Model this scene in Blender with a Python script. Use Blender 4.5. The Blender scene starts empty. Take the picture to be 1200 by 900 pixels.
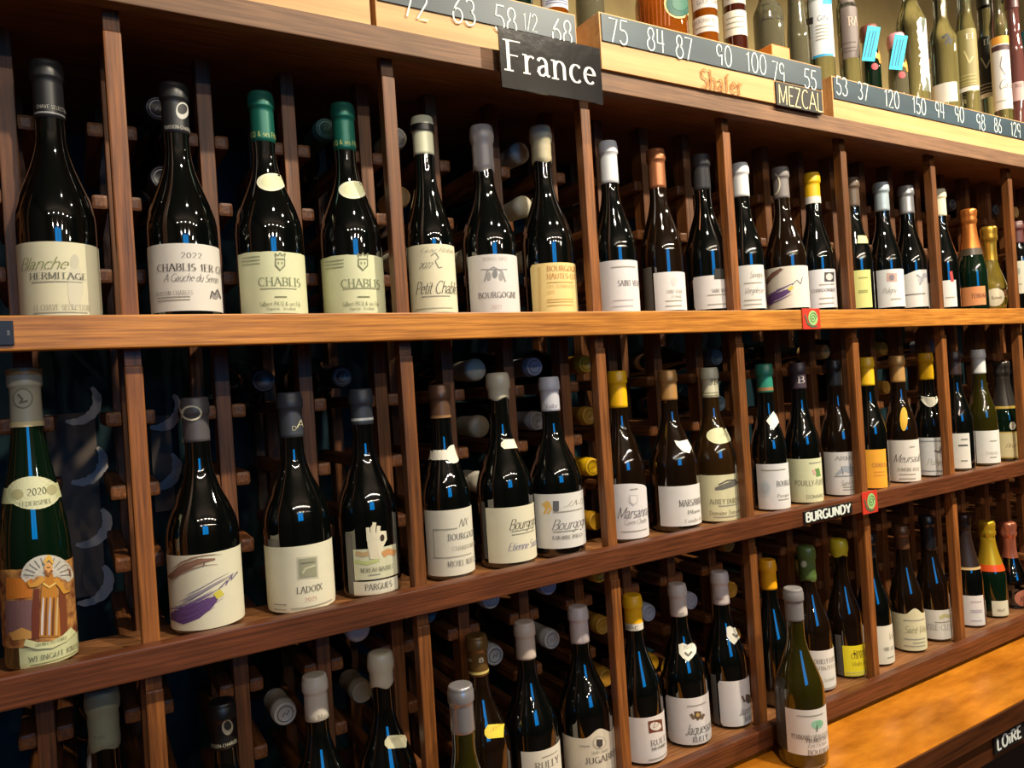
import bpy, bmesh, math, random
from mathutils import Vector, Matrix
random.seed(7)
S = bpy.context.scene
COL = S.collection
PI = math.pi

# ------------------------------------------------------------------ camera, world, lights, exposure
F = 870.0
D = 0.95                                   # camera distance from the plane of the divider posts
AX = Vector((1470, -95, 870)).normalized() # world X seen in camera axes (x right, y down, z forward)
AZ = Vector((-95 / 1470, -1, 0)).normalized()
AY = AZ.cross(AX)
CAM = Vector((0, -D, 0))
cd = bpy.data.cameras.new('camera')
cam = bpy.data.objects.new('camera', cd); COL.objects.link(cam)
cd.sensor_fit = 'HORIZONTAL'; cd.sensor_width = 36; cd.lens = F / 1200 * 36
cd.clip_start = 0.02
rx = Vector((AX[0], AY[0], AZ[0])); up = -Vector((AX[1], AY[1], AZ[1])); bk = -Vector((AX[2], AY[2], AZ[2]))
cam.matrix_world = Matrix(((rx[0], up[0], bk[0], 0), (rx[1], up[1], bk[1], -D), (rx[2], up[2], bk[2], 0), (0, 0, 0, 1)))
S.camera = cam

w = bpy.data.worlds.new('world'); S.world = w; w.use_nodes = True
w.node_tree.nodes['Background'].inputs[0].default_value = (0.9, 0.8, 0.7, 1)
w.node_tree.nodes['Background'].inputs[1].default_value = 0.02
S.view_settings.view_transform = 'Standard'; S.view_settings.look = 'None'
S.view_settings.gamma = 1; S.view_settings.use_curve_mapping = False
S.view_settings.exposure = 0.42
S.cycles.max_bounces = 8; S.cycles.transmission_bounces = 8; S.cycles.transparent_max_bounces = 8
S.cycles.sample_clamp_indirect = 4.0

def lamp(kind, loc, energy, color, radius, aim=None, spot=1.2, blend=0.6):
    l = bpy.data.lights.new('ceiling_lamp_light', kind); o = bpy.data.objects.new('ceiling_lamp_light', l)
    COL.objects.link(o); o.location = loc; l.energy = energy; l.color = color; l.shadow_soft_size = radius
    if aim is not None:
        o.rotation_euler = (Vector(aim) - Vector(loc)).to_track_quat('-Z', 'Y').to_euler()
        l.spot_size = spot; l.spot_blend = blend
    return o
WARM = (1.0, 0.865, 0.66)
for lx, e in ((0.50, 60), (1.40, 110), (2.35, 112), (3.2, 100)):          # track spots above the aisle
    lamp('SPOT', (lx, -1.02, 1.38), e, WARM, 0.022, (lx - 0.12, 0.0, -0.15), 1.9, 0.8)
for k in range(6):                                                      # small lamps further back in the shop
    lamp('POINT', (-0.9 + 0.62 * k, -2.5, 1.25), 9, WARM, 0.02)
for k in range(5):
    lamp('POINT', (-0.6 + 0.8 * k, -3.6, 1.2), 8, WARM, 0.02)

# ------------------------------------------------------------------ helpers
def at(px, py, Y):
    """point of the plane y = Y that the photograph shows at (px, py)"""
    r = Vector((px - 600, py - 450, F))
    d = Vector((AX.dot(r), AY.dot(r), AZ.dot(r)))
    return CAM + d * ((Y + D) / d[1])
def ray(px, py):
    r = Vector((px - 600, py - 450, F))
    return Vector((AX.dot(r), AY.dot(r), AZ.dot(r)))
def lin(c):
    return tuple(((v / 255) / 12.92 if v / 255 <= 0.04045 else ((v / 255 + 0.055) / 1.055) ** 2.4) for v in c[:3]) + (1,)
MATS = {}
def mat(c, rough=0.5, metal=0.0, spec=0.5, coat=0.0, trans=0.0, ior=1.5):
    key = (tuple(c), rough, metal, spec, coat, trans, ior)
    if key in MATS: return MATS[key]
    m = bpy.data.materials.new('plain'); m.use_nodes = True; b = m.node_tree.nodes['Principled BSDF']
    b.inputs['Base Color'].default_value = lin(c); b.inputs['Roughness'].default_value = rough
    b.inputs['Metallic'].default_value = metal; b.inputs['Specular IOR Level'].default_value = spec
    b.inputs['Coat Weight'].default_value = coat; b.inputs['Coat Roughness'].default_value = 0.02
    b.inputs['Transmission Weight'].default_value = trans; b.inputs['IOR'].default_value = ior
    MATS[key] = m; return m
def paper(c, rough=0.6):
    key = ('paper', tuple(c), rough)
    if key in MATS: return MATS[key]
    m = mat_new('paper', c, rough); nt = m.node_tree; b = nt.nodes['Principled BSDF']
    tc = nt.nodes.new('ShaderNodeTexCoord'); n = nt.nodes.new('ShaderNodeTexNoise'); n.inputs['Scale'].default_value = 60; n.inputs['Detail'].default_value = 5
    nt.links.new(tc.outputs['Object'], n.inputs['Vector'])
    mx = nt.nodes.new('ShaderNodeMix'); mx.data_type = 'RGBA'; mx.inputs[6].default_value = lin(c); mx.inputs[7].default_value = tuple(v * 0.9 for v in lin(c)[:3]) + (1,)
    nt.links.new(n.outputs['Fac'], mx.inputs[0]); nt.links.new(mx.outputs[2], b.inputs['Base Color'])
    n2 = nt.nodes.new('ShaderNodeTexNoise'); n2.inputs['Scale'].default_value = 900; nt.links.new(tc.outputs['Object'], n2.inputs['Vector'])
    bp = nt.nodes.new('ShaderNodeBump'); bp.inputs['Strength'].default_value = 0.08; bp.inputs['Distance'].default_value = 0.0005
    nt.links.new(n2.outputs['Fac'], bp.inputs['Height']); nt.links.new(bp.outputs['Normal'], b.inputs['Normal'])
    MATS[key] = m; return m
def mat_new(name, c, rough):
    m = bpy.data.materials.new(name); m.use_nodes = True; b = m.node_tree.nodes['Principled BSDF']
    b.inputs['Base Color'].default_value = lin(c); b.inputs['Roughness'].default_value = rough
    return m
def wood(name, dark, light, axis, rough=0.45, fine=260, along=9.0, bump=0.25, blotch=0.35, vary=0.0):
    m = mat_new(name, light, rough); nt = m.node_tree; b = nt.nodes['Principled BSDF']; L = nt.links.new
    tc = nt.nodes.new('ShaderNodeTexCoord'); oi = nt.nodes.new('ShaderNodeObjectInfo')
    mp = nt.nodes.new('ShaderNodeMapping'); sc = [fine, fine, fine]; sc[axis] = along; mp.inputs['Scale'].default_value = sc
    add = nt.nodes.new('ShaderNodeVectorMath'); add.operation = 'ADD'
    mul = nt.nodes.new('ShaderNodeVectorMath'); mul.operation = 'SCALE'; mul.inputs[3].default_value = 3.7
    cmb = nt.nodes.new('ShaderNodeCombineXYZ')
    for i in range(3): L(oi.outputs['Random'], cmb.inputs[i])
    L(cmb.outputs[0], mul.inputs[0]); L(tc.outputs['Object'], add.inputs[0]); L(mul.outputs[0], add.inputs[1]); L(add.outputs[0], mp.inputs['Vector'])
    n = nt.nodes.new('ShaderNodeTexNoise'); n.inputs['Scale'].default_value = 1.0; n.inputs['Detail'].default_value = 7; n.inputs['Roughness'].default_value = 0.62
    L(mp.outputs[0], n.inputs['Vector'])
    cr = nt.nodes.new('ShaderNodeValToRGB'); cr.color_ramp.elements[0].position = 0.30; cr.color_ramp.elements[1].position = 0.68
    cr.color_ramp.elements[0].color = lin(dark); cr.color_ramp.elements[1].color = lin(light)
    L(n.outputs['Fac'], cr.inputs[0])
    n2 = nt.nodes.new('ShaderNodeTexNoise'); n2.inputs['Scale'].default_value = 7; n2.inputs['Detail'].default_value = 3; L(add.outputs[0], n2.inputs['Vector'])
    mx = nt.nodes.new('ShaderNodeMix'); mx.data_type = 'RGBA'; mx.blend_type = 'MULTIPLY'
    c2 = nt.nodes.new('ShaderNodeValToRGB'); c2.color_ramp.elements[0].position = 0.3; c2.color_ramp.elements[1].position = 0.7
    c2.color_ramp.elements[0].color = (1 - blotch,) * 3 + (1,); c2.color_ramp.elements[1].color = (1, 1, 1, 1)
    L(n2.outputs['Fac'], c2.inputs[0]); mx.inputs[0].default_value = 1.0; L(cr.outputs[0], mx.inputs[6]); L(c2.outputs[0], mx.inputs[7])
    hs = nt.nodes.new('ShaderNodeHueSaturation'); mr = nt.nodes.new('ShaderNodeMapRange'); mr.inputs[3].default_value = 1.0 - vary; mr.inputs[4].default_value = 1.0 + vary * .25
    L(oi.outputs['Random'], mr.inputs[0]); L(mr.outputs[0], hs.inputs['Value']); L(mx.outputs[2], hs.inputs['Color'])
    L(hs.outputs[0], b.inputs['Base Color'])
    bp = nt.nodes.new('ShaderNodeBump'); bp.inputs['Strength'].default_value = bump; bp.inputs['Distance'].default_value = 0.001
    L(n.outputs['Fac'], bp.inputs['Height']); L(bp.outputs['Normal'], b.inputs['Normal'])
    return m
M_POST = wood('walnut_upright', (92, 52, 22), (170, 104, 48), 2, 0.45, vary=.42)
M_COLUMN = wood('walnut_column', (78, 46, 22), (150, 92, 46), 2, 0.5)
M_RUN = wood('walnut_runner', (72, 40, 18), (148, 90, 44), 1, 0.5)
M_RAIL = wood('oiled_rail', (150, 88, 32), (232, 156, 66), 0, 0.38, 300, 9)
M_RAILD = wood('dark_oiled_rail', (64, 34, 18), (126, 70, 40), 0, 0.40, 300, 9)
M_TOP = wood('top_rail', (96, 66, 44), (146, 106, 74), 0, 0.6, 300, 9)
M_SHELF = wood('shelf_board', (96, 60, 32), (170, 114, 68), 0, 0.5, 240, 8)
M_BAR = wood('varnished_bar', (156, 88, 14), (216, 138, 40), 0, 0.26, 22, 7, 0.1, 0.3)
M_BARD = wood('bar_edge', (52, 26, 12), (100, 54, 26), 0, 0.35, 90, 5)
M_PINE = wood('pine_crate', (196, 146, 90), (224, 178, 118), 0, 0.55, 60, 2.2, 0.1, 0.15)

def new(name, me, parent=None, m=None, smooth=False):
    if isinstance(me, bmesh.types.BMesh):
        bm = me; me = bpy.data.meshes.new(name); bm.to_mesh(me); bm.free()
    if m is not None and not me.materials:
        for x in (m if isinstance(m, (list, tuple)) else (m,)): me.materials.append(x)
    if smooth:
        for p in me.polygons: p.use_smooth = True
    o = bpy.data.objects.new(name, me); COL.objects.link(o)
    if parent is not None: o.parent = parent
    return o
def empty(name, loc=(0, 0, 0), rz=0):
    o = bpy.data.objects.new(name, None); COL.objects.link(o); o.location = loc; o.rotation_euler = (0, 0, rz)
    o.empty_display_size = 0.02
    return o
def tag(o, label=None, cat=None, group=None, kind=None):
    if label: o['label'] = label
    if cat: o['category'] = cat
    if group: o['group'] = group
    if kind: o['kind'] = kind
    return o
def box(bm, x0, x1, y0, y1, z0, z1, bev=0.0):
    vs = [bm.verts.new((x, y, z)) for x in (x0, x1) for y in (y0, y1) for z in (z0, z1)]
    fs = [bm.faces.new([vs[i] for i in q]) for q in ((0, 1, 3, 2), (4, 6, 7, 5), (0, 4, 5, 1), (2, 3, 7, 6), (0, 2, 6, 4), (1, 5, 7, 3))]
    if bev:
        es = list({e for f in fs for e in f.edges})
        bmesh.ops.bevel(bm, geom=es, offset=bev, segments=2, profile=0.6, affect='EDGES')
    return bm
def boxbm(*a, **k): return box(bmesh.new(), *a, **k)
def interp(pr, z):
    if z <= pr[0][0]: return pr[0][1]
    for (a, ra), (b, rb) in zip(pr, pr[1:]):
        if z <= b: return ra + (rb - ra) * (z - a) / max(b - a, 1e-9)
    return pr[-1][1]
def lathe(pts, n=36, bm=None, a0=0.0, a1=2 * PI):
    """pts: (z, r) from bottom to top, r = 0 closes the end"""
    bm = bm or bmesh.new(); rings = []
    for z, r in pts:
        if r < 1e-6: rings.append([bm.verts.new((0, 0, z))])
        else: rings.append([bm.verts.new((r * math.cos(2 * PI * k / n), r * math.sin(2 * PI * k / n), z)) for k in range(n)])
    for A, B in zip(rings, rings[1:]):
        for k in range(n):
            j = (k + 1) % n
            if len(A) == 1 and len(B) == 1: continue
            if len(A) == 1: bm.faces.new((A[0], B[j], B[k]))
            elif len(B) == 1: bm.faces.new((A[k], A[j], B[0]))
            else: bm.faces.new((A[k], A[j], B[j], B[k]))
    bmesh.ops.recalc_face_normals(bm, faces=bm.faces)
    return bm

# ------------------------------------------------------------------ lettering: a stroke alphabet (cap height 1)
def arc(cx, cy, rx_, ry_, a0, a1, n=9):
    return [(cx + rx_ * math.cos(math.radians(a0 + (a1 - a0) * k / n)), cy + ry_ * math.sin(math.radians(a0 + (a1 - a0) * k / n))) for k in range(n + 1)]
G = {
 'A': (.74, [[(.02, 0), (.37, 1)], [(.37, 1), (.72, 0)], [(.15, .34), (.59, .34)]]),
 'B': (.62, [[(.1, 0), (.1, 1)], [(.1, 1), (.3, 1)] + arc(.3, .76, .24, .24, 90, -90) + [(.1, .52)], [(.1, .52), (.32, .52)] + arc(.32, .26, .27, .26, 90, -90) + [(.1, 0)]]),
 'C': (.70, [arc(.40, .5, .34, .5, 50, 310, 14)]),
 'D': (.74, [[(.1, 0), (.1, 1)], [(.1, 1), (.3, 1)] + arc(.3, .5, .38, .5, 90, -90, 12) + [(.1, 0)]]),
 'E': (.58, [[(.1, 0), (.1, 1)], [(.1, 1), (.54, 1)], [(.1, .52), (.44, .52)], [(.1, 0), (.55, 0)]]),
 'F': (.55, [[(.1, 0), (.1, 1)], [(.1, 1), (.54, 1)], [(.1, .52), (.44, .52)]]),
 'G': (.74, [arc(.40, .5, .34, .5, 50, 330, 14), [(.68, .02), (.68, .42)], [(.46, .42), (.72, .42)]]),
 'H': (.74, [[(.1, 0), (.1, 1)], [(.64, 0), (.64, 1)], [(.1, .52), (.64, .52)]]),
 'I': (.24, [[(.12, 0), (.12, 1)]]),
 'J': (.42, [[(.30, 1), (.30, .2)] + arc(.16, .2, .14, .22, 0, -150, 6)]),
 'K': (.66, [[(.1, 0), (.1, 1)], [(.6, 1), (.12, .42)], [(.25, .58), (.64, 0)]]),
 'L': (.54, [[(.1, 0), (.1, 1)], [(.1, 0), (.52, 0)]]),
 'M': (.88, [[(.1, 0), (.1, 1)], [(.1, 1), (.44, .1)], [(.44, .1), (.78, 1)], [(.78, 1), (.78, 0)]]),
 'N': (.74, [[(.1, 0), (.1, 1)], [(.1, 1), (.64, 0)], [(.64, 0), (.64, 1)]]),
 'O': (.78, [arc(.39, .5, .33, .5, 0, 360, 20)]),
 'P': (.60, [[(.1, 0), (.1, 1)], [(.1, 1), (.3, 1)] + arc(.3, .74, .26, .26, 90, -90) + [(.1, .48)]]),
 'Q': (.78, [arc(.39, .5, .33, .5, 0, 360, 20), [(.42, .2), (.72, -.12)]]),
 'R': (.66, [[(.1, 0), (.1, 1)], [(.1, 1), (.3, 1)] + arc(.3, .75, .25, .25, 90, -90) + [(.1, .5)], [(.3, .5), (.64, 0)]]),
 'S': (.56, [arc(.28, .75, .2, .25, 40, 270, 9)[:-1] + arc(.28, .25, .22, .25, 90, -140, 10)]),
 'T': (.66, [[(.33, 0), (.33, 1)], [(.04, 1), (.62, 1)]]),
 'U': (.72, [[(.1, 1), (.1, .32)] + arc(.36, .3, .26, .3, 180, 360, 10) + [(.62, 1)]]),
 'V': (.70, [[(.03, 1), (.35, 0)], [(.35, 0), (.67, 1)]]),
 'W': (.96, [[(.03, 1), (.26, 0)], [(.26, 0), (.48, .9)], [(.48, .9), (.70, 0)], [(.70, 0), (.93, 1)]]),
 'X': (.68, [[(.04, 1), (.64, 0)], [(.62, 1), (.04, 0)]]),
 'Y': (.68, [[(.03, 1), (.34, .45)], [(.65, 1), (.34, .45)], [(.34, .45), (.34, 0)]]),
 'Z': (.62, [[(.06, 1), (.56, 1)], [(.56, 1), (.05, 0)], [(.05, 0), (.58, 0)]]),
 'a': (.50, [[(.07, .50)] + arc(.21, .44, .15, .18, 140, 0, 6) + [(.36, .1), (.41, .02), (.48, .05)], [(.36, .37), (.22, .34), (.10, .26), (.07, .14), (.13, .03), (.24, .02), (.36, .14)]]),
 'b': (.54, [[(.1, 1), (.1, .02)], arc(.28, .31, .19, .31, 150, -150, 14)]),
 'c': (.46, [arc(.27, .31, .21, .31, 45, 315, 12)]),
 'd': (.54, [[(.44, 1), (.44, .02)], arc(.26, .31, .19, .31, 30, 330, 14)]),
 'e': (.50, [[(.07, .36), (.44, .36)] + arc(.26, .33, .19, .29, 5, 315, 13)]),
 'f': (.32, [[(.13, 0), (.13, .75)] + arc(.27, .78, .14, .2, 180, 60, 6), [(.02, .6), (.3, .6)]]),
 'g': (.52, [arc(.24, .35, .18, .27, 20, 380, 14), [(.43, .6), (.43, -.1)] + arc(.25, -.12, .18, .18, 0, -150, 8)]),
 'h': (.56, [[(.1, 1), (.1, 0)], arc(.29, .4, .17, .22, 170, 0, 8) + [(.46, 0)]]),
 'i': (.22, [[(.11, .62), (.11, 0)], [(.11, .82), (.11, .9)]]),
 'j': (.24, [[(.13, .62), (.13, -.2), (.02, -.28)], [(.13, .82), (.13, .9)]]),
 'k': (.50, [[(.1, 1), (.1, 0)], [(.44, .6), (.12, .26)], [(.2, .34), (.48, 0)]]),
 'l': (.22, [[(.11, 1), (.11, 0)]]),
 'm': (.82, [[(.1, .62), (.1, 0)], arc(.26, .42, .15, .2, 170, 0, 7) + [(.41, 0)], arc(.57, .42, .15, .2, 170, 0, 7) + [(.72, 0)]]),
 'n': (.56, [[(.1, .62), (.1, 0)], arc(.28, .4, .17, .22, 170, 0, 8) + [(.45, 0)]]),
 'o': (.52, [arc(.26, .31, .2, .31, 0, 360, 16)]),
 'p': (.54, [[(.1, .62), (.1, -.3)], arc(.28, .31, .19, .31, 150, -150, 14)]),
 'q': (.54, [[(.44, .62), (.44, -.3)], arc(.26, .31, .19, .31, 30, 330, 14)]),
 'r': (.38, [[(.1, .62), (.1, 0)], arc(.27, .38, .16, .22, 165, 50, 5)]),
 's': (.40, [arc(.2, .46, .14, .15, 40, 270, 8)[:-1] + arc(.2, .16, .15, .16, 90, -140, 8)]),
 't': (.32, [[(.13, .85), (.13, .12)] + arc(.24, .12, .11, .12, 180, 300, 5), [(.02, .6), (.28, .6)]]),
 'u': (.56, [[(.1, .62), (.1, .2)] + arc(.26, .2, .17, .2, 180, 350, 8), [(.45, .62), (.45, 0)]]),
 'v': (.50, [[(.03, .62), (.25, 0)], [(.25, 0), (.47, .62)]]),
 'w': (.72, [[(.03, .62), (.2, 0)], [(.2, 0), (.36, .55)], [(.36, .55), (.52, 0)], [(.52, 0), (.69, .62)]]),
 'x': (.50, [[(.04, .62), (.46, 0)], [(.46, .62), (.04, 0)]]),
 'y': (.50, [[(.03, .62), (.25, .02)], [(.47, .62), (.18, -.28)]]),
 'z': (.46, [[(.05, .6), (.4, .6), (.05, .02), (.43, .02)]]),
 '0': (.60, [arc(.3, .5, .24, .5, 0, 360, 18)]),
 '1': (.34, [[(.05, .8), (.2, 1), (.2, 0)]]),
 '2': (.56, [arc(.28, .74, .21, .26, 160, -30, 8) + [(.06, 0), (.52, 0)]]),
 '3': (.54, [arc(.25, .76, .2, .24, 150, -80, 8) + arc(.25, .27, .24, .27, 80, -150, 9)]),
 '4': (.58, [[(.1, 1), (.08, .4), (.52, .4)], [(.42, 1), (.42, 0)]]),
 '5': (.54, [[(.5, 1), (.14, 1), (.1, .58)] + arc(.26, .3, .23, .3, 110, -150, 10)]),
 '6': (.56, [[(.42, 1), (.16, .6)] + arc(.28, .28, .22, .28, 160, 510, 14)]),
 '7': (.54, [[(.04, .98), (.5, .98), (.2, 0)]]),
 '8': (.56, [arc(.28, .76, .18, .24, -60, 250, 12) + arc(.28, .26, .23, .27, 110, 430, 14)]),
 '9': (.56, [arc(.27, .70, .2, .28, 20, 380, 14) + [(.42, 0)]]),
 '-': (.36, [[(.05, .38), (.3, .38)]]), '.': (.2, [[(.1, 0), (.1, .08)]]), ' ': (.34, []), "'": (.16, [[(.08, .8), (.08, 1)]]),
 '&': (.70, [[(.64, 0), (.18, .72)] + arc(.32, .8, .14, .18, 200, -20, 7) + [(.12, .34)] + arc(.3, .24, .22, .24, 160, 330, 8) + [(.64, .4)]]),
 '/': (.34, [[(.02, -.05), (.32, 1.05)]]), '_': (1.0, [[(0, .3), (1.0, .3)]]),
}
ACC = {'É': ('E', (.22, 1.12, .42, 1.25)), 'è': ('e', (.15, .9, .32, .74)), 'é': ('e', (.18, .74, .36, .9)), 'Ô': ('O', (.25, 1.12, .5, 1.12)), 'ô': ('o', (.15, .76, .38, .76)), 'È': ('E', (.22, 1.25, .42, 1.12))}
for k_, (b_, s_) in ACC.items(): G[k_] = (G[b_][0], G[b_][1] + [[(s_[0], s_[1]), (s_[2], s_[3])]])
def strokes(text, style):
    """list of (points, half widths) in units of the cap height, and the total width"""
    thick, thin, serif, shear, gap = {'serif': (.115, .045, .07, 0, .10), 'bold': (.22, .18, 0, 0, .09), 'sans': (.10, .085, 0, 0, .10), 'script': (.075, .03, 0, .38, -.03),
        'chalk': (.07, .06, 0, .04, .05), 'light': (.075, .05, .045, 0, .12), 'display': (.115, .045, .085, 0, .075), 'brush': (.24, .19, 0, 0, .05)}[style]
    out = []; x = 0
    for ch in text:
        wd, st = G.get(ch, G[' '])
        for pts in st:
            ps = [(px + x + py * shear, py) for px, py in pts]; hw = []
            for i in range(len(ps)):
                a = ps[max(i - 1, 0)]; b = ps[min(i + 1, len(ps) - 1)]; l = math.hypot(b[0] - a[0], b[1] - a[1]) or 1
                hw.append((thin + (thick - thin) * abs(b[1] - a[1]) / l ** 1.0) / 2 if l else thin / 2)
            if len(ps) > 1: out.append((ps, hw))
            if serif and len(pts) == 2 and abs(pts[0][1] - pts[1][1]) > .3:
                for q in pts:
                    if min(abs(q[1]), abs(q[1] - 1), abs(q[1] - .62)) < .04:
                        d = .16 if ch.isupper() or ch in 'hklbdp' else .13
                        c = -1 if q[1] > .5 and ch.islower() else 0
                        out.append(([(q[0] + x - d, q[1]), (q[0] + x + (d if c == 0 else .02), q[1])], [thin / 2 + .004] * 2))
        x += wd + gap
    return out, x - gap
LIFT = 0.0
def ribbons(bm, out, fn, su, sv):
    """fn(u, v) -> point ; su, sv scale the strokes"""
    global LIFT
    for si, (ps, hw) in enumerate(out):
        LIFT = si * 1.5e-5
        L, R = [], []
        closed = math.hypot(ps[0][0] - ps[-1][0], ps[0][1] - ps[-1][1]) < 1e-4
        n = len(ps)
        for i in range(n):
            a = ps[i - 1] if i else (ps[-2] if closed else ps[0]); b = ps[i + 1] if i < n - 1 else (ps[1] if closed else ps[-1])
            dx, dy = b[0] - a[0], b[1] - a[1]; l = math.hypot(dx, dy) or 1
            nx, ny = -dy / l * hw[i], dx / l * hw[i]; p = ps[i]
            L.append(bm.verts.new(fn((p[0] + nx) * su, (p[1] + ny) * sv))); R.append(bm.verts.new(fn((p[0] - nx) * su, (p[1] - ny) * sv)))
        for i in range(n - 1):
            try: bm.faces.new((L[i], L[i + 1], R[i + 1], R[i]))
            except ValueError: pass
    LIFT = 0.0
def flat_text(name, parent, text, style, p0, p1, h, m, inset=0.0006, lift=None):
    """lettering on the plane that faces the aisle, from world point p0 (baseline left) to x of p1"""
    out, wd = strokes(text, style); bm = bmesh.new()
    su = (p1[0] - p0[0]) / wd
    zs = (p1[2] - p0[2])
    ribbons(bm, out, lambda u, v: Vector((p0[0] + u, p0[1] - inset, p0[2] + v + zs * u / (su * wd))), su, h)
    o = new(name, bm, parent, m)
    return o

# ------------------------------------------------------------------ the shop around the rack
def slab(name, *a, m, kind='structure'):
    return tag(new(name, boxbm(*a), None, m), kind=kind)
M_WALL = wood('olive_plaster', (158, 138, 88), (182, 162, 108), 2, 0.8, 6, 5, 0.05, 0.1)
M_DIM = wood('shop_wall_paint', (44, 34, 26), (60, 48, 38), 2, 0.8, 6, 5, 0.05, 0.1)
M_CEIL = wood('ceiling_paint', (62, 54, 46), (78, 68, 58), 0, 0.9, 6, 5, 0.05, 0.1)
M_FLOOR = wood('plank_floor', (60, 38, 24), (104, 68, 42), 0, 0.5, 30, 2, 0.1, 0.3)
slab('floor', -2.2, 6.2, -4.2, 0.62, -1.66, -1.60, m=M_FLOOR)
slab('ceiling', -2.2, 6.2, -4.2, 0.62, 1.60, 1.66, m=M_CEIL)
slab('wall_back', -2.2, 6.2, 0.56, 0.62, -1.6, 1.6, m=M_WALL)
slab('wall_left', -2.26, -2.2, -4.2, 0.62, -1.6, 1.6, m=M_DIM)
slab('wall_right', 6.2, 6.26, -4.2, 0.62, -1.6, 1.6, m=M_DIM)
slab('wall_front', -2.2, 6.2, -4.26, -4.2, -1.6, 1.6, m=M_DIM)
# the shop window across the aisle, blue with dusk
def window(name, x0, x1, z0, z1, y):
    w_ = new(name, boxbm(x0 - .05, x1 + .05, y - .03, y - .005, z0 - .05, z1 + .05), None, mat((40, 28, 20), .5)); tag(w_, kind='structure')
    m = bpy.data.materials.new('dusk_pane'); m.use_nodes = True; nt = m.node_tree; b = nt.nodes['Principled BSDF']
    b.inputs['Base Color'].default_value = (0, 0, 0, 1); b.inputs['Emission Color'].default_value = (0.0, 0.36, 1.0, 1); b.inputs['Emission Strength'].default_value = 2.9
    xm = (x0 + x1) / 2
    for a, c in ((x0, xm - .03), (xm + .03, x1)):
        new('pane', boxbm(a, c, y - .004, y, z0, z1), w_, m)
window('window_1', -0.40, 0.85, 0.10, 1.30, -4.15)

# ------------------------------------------------------------------ the rack
RT = {1: 0.105, 2: -0.267, 3: -0.642}          # top of each display rail
RB = {0: 0.455, 1: 0.068, 2: -0.301, 3: -0.677}
X0, X1 = -0.62, 3.30
DIV = [-0.605, -0.272, 0.061, 0.396, 0.730, 1.048, 1.385, 1.707, 2.045, 2.36, 2.65, 2.965]
COLS = []
for a, b in zip(DIV, DIV[1:]):
    COLS += [a + (b - a) * k / 3 for k in range(3)]
COLS.append(DIV[-1])
YB = 0.104
rack = tag(empty('wine_rack', (0, 0, RB[3])), 'dark walnut wine rack of three display ledges with divider posts and bottle columns behind', 'wine rack')
def rk(name, bm, m, loc=(0, 0, 0), me=None):
    o = new(name, bm, rack, m); o.location = Vector(loc) - Vector((0, 0, RB[3])); return o
# display rails
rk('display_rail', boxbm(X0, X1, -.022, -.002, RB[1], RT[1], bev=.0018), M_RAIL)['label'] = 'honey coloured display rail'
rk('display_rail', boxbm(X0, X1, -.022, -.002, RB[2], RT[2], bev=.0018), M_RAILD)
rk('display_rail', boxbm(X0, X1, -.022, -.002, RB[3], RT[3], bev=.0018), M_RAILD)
rk('top_rail', boxbm(X0, X1, -.025, -.003, RB[0], 0.487, bev=.0015), M_TOP)
rk('top_board', boxbm(X0, X1, -.003, .50, .462, .487), M_SHELF)
for r in (1, 2, 3):
    rk('display_ledge', boxbm(X0, X1, -.0015, .1025, RT[r] - .028, RT[r] - .012), M_SHELF)
rk('plinth', boxbm(X0, X1, .0, .46, -.70, RB[3] - .002), M_RAILD)
# divider posts between rail and rail
div_me = {}
for r, (z0, z1) in {1: (RT[1] - .012, .462), 2: (RT[2] - .012, RT[1] - .0285), 3: (RT[3] - .012, RT[2] - .0285)}.items():
    bm = bmesh.new(); h = z1 - z0
    box(bm, -.0095, .0095, 0, .0185, 0, h - .028, bev=.0022)
    box(bm, -.0085, .0085, .003, .0185, h - .0278, h)          # the notched head under the board above
    me = bpy.data.meshes.new('divider_post'); bm.to_mesh(me); bm.free(); me.materials.append(M_POST)
    for x in DIV:
        o = new('divider_post', me, rack); o.location = (x, 0.0005, z0 - RB[3])
# bottle columns behind: a front and a rear upright with two runners at every bottle
colme = bpy.data.meshes.new('column_post'); bm = boxbm(-.0095, .0095, 0, .028, 0, 1.138, bev=.0012); bm.to_mesh(bm_me := colme); bm.free(); colme.materials.append(M_COLUMN)
runme = bpy.data.meshes.new('bottle_runner'); bm = bmesh.new()
for s in (-1, 1): box(bm, min(s * .0097, s * .0285), max(s * .0097, s * .0285), .0005, .262, -.0095, .0095, bev=.0045)
bm.to_mesh(runme); bm.free(); runme.materials.append(M_RUN)
LEVELS = []
for r in (1, 2, 3):
    for k in range(4): LEVELS.append(RT[r] - .003 + .055 + .0935 * k)
RUNZ = [.352, .261, .168, -.012, -.104, -.195, -.291, -.384, -.476, -.569]
for x in COLS:
    c = new('column_post', colme, rack); c.location = (x, YB, -.676 - RB[3])
    c2 = new('rear_post', colme, rack); c2.location = (x, YB + .225, -.676 - RB[3])
    for z in RUNZ:
        q = new('bottle_runner', runme, c); q.location = (0, 0, z + .676)
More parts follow.
